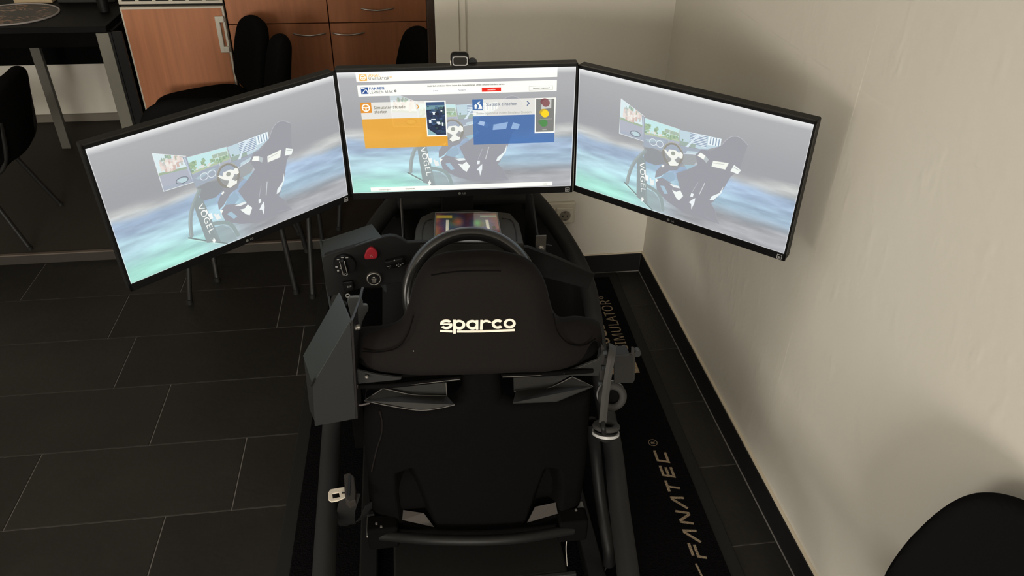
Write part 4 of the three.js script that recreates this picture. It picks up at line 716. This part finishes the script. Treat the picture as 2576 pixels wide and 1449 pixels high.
  const rim = new THREE.TorusGeometry(0.163, 0.017, 22, 96); mesh('rim', rim, M.leather, sw);
  for (const a of [0, Math.PI, -Math.PI / 2]) mesh('spoke', new RoundedBoxGeometry(0.12, 0.034, 0.008, 3, 0.003).translate(0.09, 0, -0.012).rotateZ(a), M.blackPlastic, sw);
  mesh('hub', [new THREE.CylinderGeometry(0.045, 0.05, 0.03, 36).rotateX(Math.PI / 2).translate(0, 0, -0.02), new THREE.CylinderGeometry(0.03, 0.03, 0.12, 24).rotateX(Math.PI / 2).translate(0, 0, -0.09)], M.blackPlastic, sw);
  for (const s of [-1, 1]) mesh('paddle', new RoundedBoxGeometry(0.075, 0.05, 0.004, 2, 0.0018).rotateZ(s * 0.3).translate(s * 0.08, 0.035, -0.04), M.glossBlack, sw);
  mesh('rim_seam', new THREE.TorusGeometry(0.146, 0.0008, 6, 90).translate(0, 0, 0.0015), M.blackPlastic, sw);
}

// ---------------------------------------------------------------- holders on the seat sides
{
  const z0 = 1.52, Fp = (x, y, z) => hit(x, y, 'z', z);
  const t = thing('side_bracket', 'folded grey sheet metal bracket with sloping lid at the left seat shoulder', 'bracket', [-1.17, 0.6, 1.45]);
  const A = Fp(881, 808, z0), E = Fp(895, 1053, z0), F = Fp(792, 1072, z0), Bq = Fp(786, 969, z0), C = Fp(764, 896, 1.37), D = Fp(852, 738, 1.37), tip = Fp(856, 717, 1.34);
  const W = (n, g, m, l) => wpart(n, g, m, t, l);
  W('rear_panel', plate([E, A, Bq, F].map((p) => p.clone()), 0.003), mat(lin(0.0155, 0.0165, 0.0165), 0.6));  // darker than the lid: shade of the lower faces put into the colour
  W('lid', plate([A, D, C, Bq].map((p) => p.clone().add(V(0, 0.001, 0))), 0.003), M.sheet);
  W('outer_panel', plate([Bq, C, V(C.x, C.y - 0.16, C.z), F], 0.003), mat(lin(0.0155, 0.0165, 0.0165), 0.6));  // same sheet as the lid, its shade painted as a darker colour
  W('flange', plate([Fp(882, 806, z0), E, V(E.x + 0.004, E.y, E.z - 0.06), V(A.x + 0.012, A.y - 0.02, A.z - 0.07), tip, D].map((p) => p.clone().add(V(0.004, 0, 0))), 0.004), mat(lin(0.012, 0.011, 0.011), 0.5));
  const bp = Fp(866, 768, 1.405); W('bolt', new THREE.CylinderGeometry(0.006, 0.006, 0.005, 20).rotateX(0.5).rotateZ(0.5).translate(bp.x, bp.y + 0.004, bp.z), M.sheet);
  const sp = Fp(788, 962, 1.522); W('slot', new RoundedBoxGeometry(0.004, 0.022, 0.003, 2, 0.001).rotateZ(-0.45).translate(sp.x, sp.y, sp.z), M.glossBlack);
  // mounting ear on the far side: a plate with rounded lobes
  const ear = smooth(pts('878,748 892,745 905,746 911,757 912,764 922,765 925,774 918,788 910,806 902,830 890,830 884,790').map(([x, y]) => { const p = Fp(x, y, 1.3); return [p.x, p.y]; }), 60);
  W('mounting_ear', new THREE.ExtrudeGeometry(new THREE.Shape(ear.map((p) => new THREE.Vector2(...p))), { depth: 0.006, bevelSize: 0.0015, bevelThickness: 0.0015, bevelSegments: 2 }).translate(0, 0, 1.3), mat(lin(0.08, 0.085, 0.085), 0.5));
  const er = Fp(875, 742, 1.3); W('eyelet', new THREE.TorusGeometry(0.0042, 0.0015, 8, 20).translate(er.x, er.y, 1.303), M.silver);
  for (const [x, y] of [[895, 825], [902, 823]]) { const p = Fp(x, y, 1.49); W('screw', rod(V(p.x - 0.002, p.y, p.z), V(p.x + 0.003, p.y + 0.001, p.z), 0.006, 0.005, 12), M.bolt); }
  const m1 = [[893, 928], [940, 942], [1010, 950], [1008, 955], [895, 966]].map(([x, y]) => onSeat(x, y, 0.02)); W('mount_plate', plate(m1.reverse(), 0.004), mat(lin(0.02, 0.02, 0.02), 0.6));
  const mb = onSeat(923, 948, 0.026); W('bolt', new THREE.SphereGeometry(0.0045, 12, 8).translate(mb.x, mb.y, mb.z), M.bolt);
  W('mount_frame', tube([onSeat(898, 967, 0.03), onSeat(900, 1018, 0.03), onSeat(930, 1014, 0.02)], 0.0025, 20, 6), mat(lin(0.06, 0.05, 0.047), 0.5));

  const r = thing('headphone_holder', 'dark metal holder bracket with a round knob at the right seat shoulder', 'bracket', [-0.56, 0.7, 1.5]);
  const Q = (n, g, m) => wpart(n, g, m, r);
  Q('mount_plate', plate([[1262, 948], [1440, 945], [1502, 936], [1512, 872], [1500, 893], [1430, 934], [1340, 946]].map(([x, y]) => onSeat(x, y, 0.012)), 0.004), mat(lin(0.022, 0.022, 0.021), 0.5));
  Q('side_plate', plate([Fp(1512, 865, 1.5), Fp(1522, 880, 1.5), Fp(1518, 965, 1.5), Fp(1508, 968, 1.5)].reverse(), 0.004), mat(lin(0.03, 0.028, 0.028), 0.5));
  for (const [x, y] of [[1523, 887], [1520, 925], [1511, 964]]) { const p = Fp(x, y, 1.505); Q('bolt', rod(V(p.x - 0.006, p.y, p.z), V(p.x + 0.003, p.y, p.z), 0.0055, 0.0045, 12), M.sheet); }
  Q('hook_plate', plate([Fp(1545, 964, 1.49), Fp(1592, 963, 1.49), Fp(1592, 892, 1.49), Fp(1545, 892, 1.49)], 0.004), mat(lin(0.016, 0.0155, 0.015), 0.6));
  Q('hook_flange', plate([Fp(1592, 963, 1.49), Fp(1596, 955, 1.44), Fp(1597, 880, 1.44), Fp(1593, 872, 1.49)].map((p) => p), 0.004), mat(lin(0.026, 0.025, 0.025), 0.5));
  Q('hook_arm', box(-0.62, 0.742, 1.46, -0.53, 0.75, 1.492, 0.002), M.frame);
  const kn = Fp(1602, 886, 1.45); Q('knob', new THREE.CylinderGeometry(0.0085, 0.0085, 0.014, 24).rotateX(Math.PI / 2).translate(kn.x, kn.y, kn.z), mat(lin(0.03, 0.03, 0.03), 0.4));
}
{ // headphones hanging from the holder
  const F = (x, y, z) => hit(x, y, 'z', z);
  const top = F(1541, 884, 1.505), low = F(1516, 1062, 1.56);
  const t = thing('headphones', 'black headphones with silver trim hanging at the right shoulder of the racing seat', 'headphones', [top.x, top.y, top.z]);
  const W = (n, g, m, par, l) => wpart(n, g, m, par ?? t, l);
  // flat headband over the hook arm: near run down to the lower cup, far run to the other cup
  const path = new THREE.CatmullRomCurve3([low, F(1522, 1000, 1.548), F(1530, 940, 1.535), F(1538, 895, 1.518), V(top.x + 0.002, top.y + 0.004, 1.495), V(top.x + 0.006, top.y - 0.012, 1.468), V(top.x + 0.01, top.y - 0.06, 1.448), V(top.x + 0.012, top.y - 0.1, 1.45)], false, 'centripetal');
  const band = new THREE.ExtrudeGeometry(new THREE.Shape([[-0.0085, -0.0016], [0.0085, -0.0016], [0.0085, 0.0016], [0, 0.0022], [-0.0085, 0.0016]].map((p) => new THREE.Vector2(...p))), { steps: 70, extrudePath: path, bevelEnabled: false });
  W('headband', band, mat(lin(0.034, 0.033, 0.031), 0.55));
  const cup = (c, axis, r, name) => { // soft ring pad + shell along axis (pad side first)
    const q = new THREE.Quaternion().setFromUnitVectors(V(0, 0, 1), axis.clone().normalize()), T = (g) => g.applyQuaternion(q).translate(c.x, c.y, c.z);
    const sh = W('ear_cup', T(new THREE.CylinderGeometry(r * 0.92, r * 0.7, 0.022, 40).rotateX(Math.PI / 2).translate(0, 0, -0.019)), M.blackPlastic);
    W('ear_pad', T(new THREE.TorusGeometry(r * 0.75, r * 0.26, 16, 44).scale(1, 1, 0.8)), mat(lin(0.03, 0.029, 0.028), 0.7), sh);
    W('pad_inner', T(new THREE.CylinderGeometry(r * 0.6, r * 0.6, 0.004, 36).rotateX(Math.PI / 2).translate(0, 0, -0.006)), M.fabricDark, sh);
    return [sh, T, W('trim_ring', T(new THREE.CylinderGeometry(r * 1.0, r * 1.0, 0.0065, 44, 1).rotateX(Math.PI / 2).translate(0, 0, -0.016)), M.silver, sh)];
  };
  cup(F(1540, 998, 1.46), V(-0.1, 0.45, 1), 0.0345);
  cup(F(1525, 1072, 1.545), V(0.08, 0.95, -0.35), 0.031);
  W('yoke', tube([low, F(1518, 1078, 1.573), F(1520, 1092, 1.57)], 0.0055, 16, 8), M.blackPlastic);
}
{ // seat belt tongue on the left rail
  const c = hit(880, 1231, 'y', 0.37);
  const t = thing('belt_tongue', 'pale metal seat belt tongue in a dark grip beside the left rail tube', 'seat belt', c.toArray());
  const L = (x, y) => hit(x, y, 'y', 0.372).sub(c);
  const ring = pts('866,1226 848,1229 832,1232 826,1240 827,1257 834,1262 850,1259 868,1251').map(([x, y]) => L(x, y)), hole = pts('835,1242 853,1238 856,1251 837,1255').map(([x, y]) => L(x, y));
  const s = new THREE.Shape(ring.map((p) => new THREE.Vector2(p.x, -p.z))); s.holes.push(new THREE.Path(hole.map((p) => new THREE.Vector2(p.x, -p.z))));
  mesh('tongue', new THREE.ExtrudeGeometry(s, { depth: 0.0025, bevelSize: 0.0006, bevelThickness: 0.0006, bevelSegments: 1 }).rotateX(-Math.PI / 2), mat(lin(0.6, 0.54, 0.45), 0.5), t);
  const gp = pts('866,1200 880,1195 892,1205 896,1240 895,1264 880,1271 870,1262 868,1235').map(([x, y]) => L(x, y));
  const gs = new THREE.Shape(gp.map((p) => new THREE.Vector2(p.x, -p.z)));
  mesh('grip', new THREE.ExtrudeGeometry(gs, { depth: 0.016, bevelSize: 0.003, bevelThickness: 0.003, bevelSegments: 3, bevelOffset: -0.003 }).rotateX(-Math.PI / 2).translate(0, -0.007, 0), mat(lin(0.03, 0.026, 0.024), 0.5), t);
  const a = L(880, 1205), b = L(882, 1255); mesh('belt_slot', box(Math.min(a.x, b.x) - 0.002, 0.008, Math.min(a.z, b.z), Math.min(a.x, b.x) + 0.004, 0.0135, Math.max(a.z, b.z), 0.001), M.glossBlack, t);
  // webbing running down from the grip
  const web = new THREE.ExtrudeGeometry(new THREE.Shape([[-0.0009, -0.022], [0.0009, -0.022], [0.0009, 0.022], [-0.0009, 0.022]].map((p) => new THREE.Vector2(...p))), { steps: 30, extrudePath: new THREE.CatmullRomCurve3([L(884, 1240), hit(870, 1290, 'y', 0.3).sub(c), hit(880, 1320, 'y', 0.22).sub(c), hit(915, 1300, 'y', 0.24).sub(c), hit(935, 1262, 'y', 0.3).sub(c)]), bevelEnabled: false });
  mesh('webbing', web, mat(lin(0.011, 0.0105, 0.0105), 0.85), t);
}
{ // loose cables on the right
  const t1 = tag(mesh('cable', tube([hit(1426, 1352, 'y', 0.2), hit(1424, 1380, 'y', 0.17), hit(1427, 1424, 'y', 0.155)], 0.0013, 30, 6), mat(lin(0.4, 0.38, 0.35), 0.6)), 'short thin pale cable behind the seat, at the right end of the cross tray', 'cable');
  const t2 = thing('cable', 'thin grey cable with an inline plug running down beside the right rail tube', 'cable', hit(1545, 1290, 'y', 0.12).toArray());
  const C = (l, y) => pts(l).map(([x, yy], i) => hit(x, yy, 'y', y[i]));
  wpart('wire', tube(C('1539,1150 1539,1220 1541,1265', [0.3, 0.2, 0.13]), 0.0016, 30, 6), M.greyPlastic, t2);
  wpart('wire', tube(C('1548,1300 1551,1330 1543,1380 1520,1440', [0.12, 0.09, 0.05, 0.012]), 0.0016, 40, 6), mat(lin(0.12, 0.115, 0.11), 0.6), t2);
  const p = hit(1544, 1290, 'y', 0.12); wpart('plug', [new RoundedBoxGeometry(0.02, 0.022, 0.045, 3, 0.003).rotateX(0.5).translate(p.x, p.y, p.z)], M.greyPlastic, t2);
}

renderer.render(scene, camera);
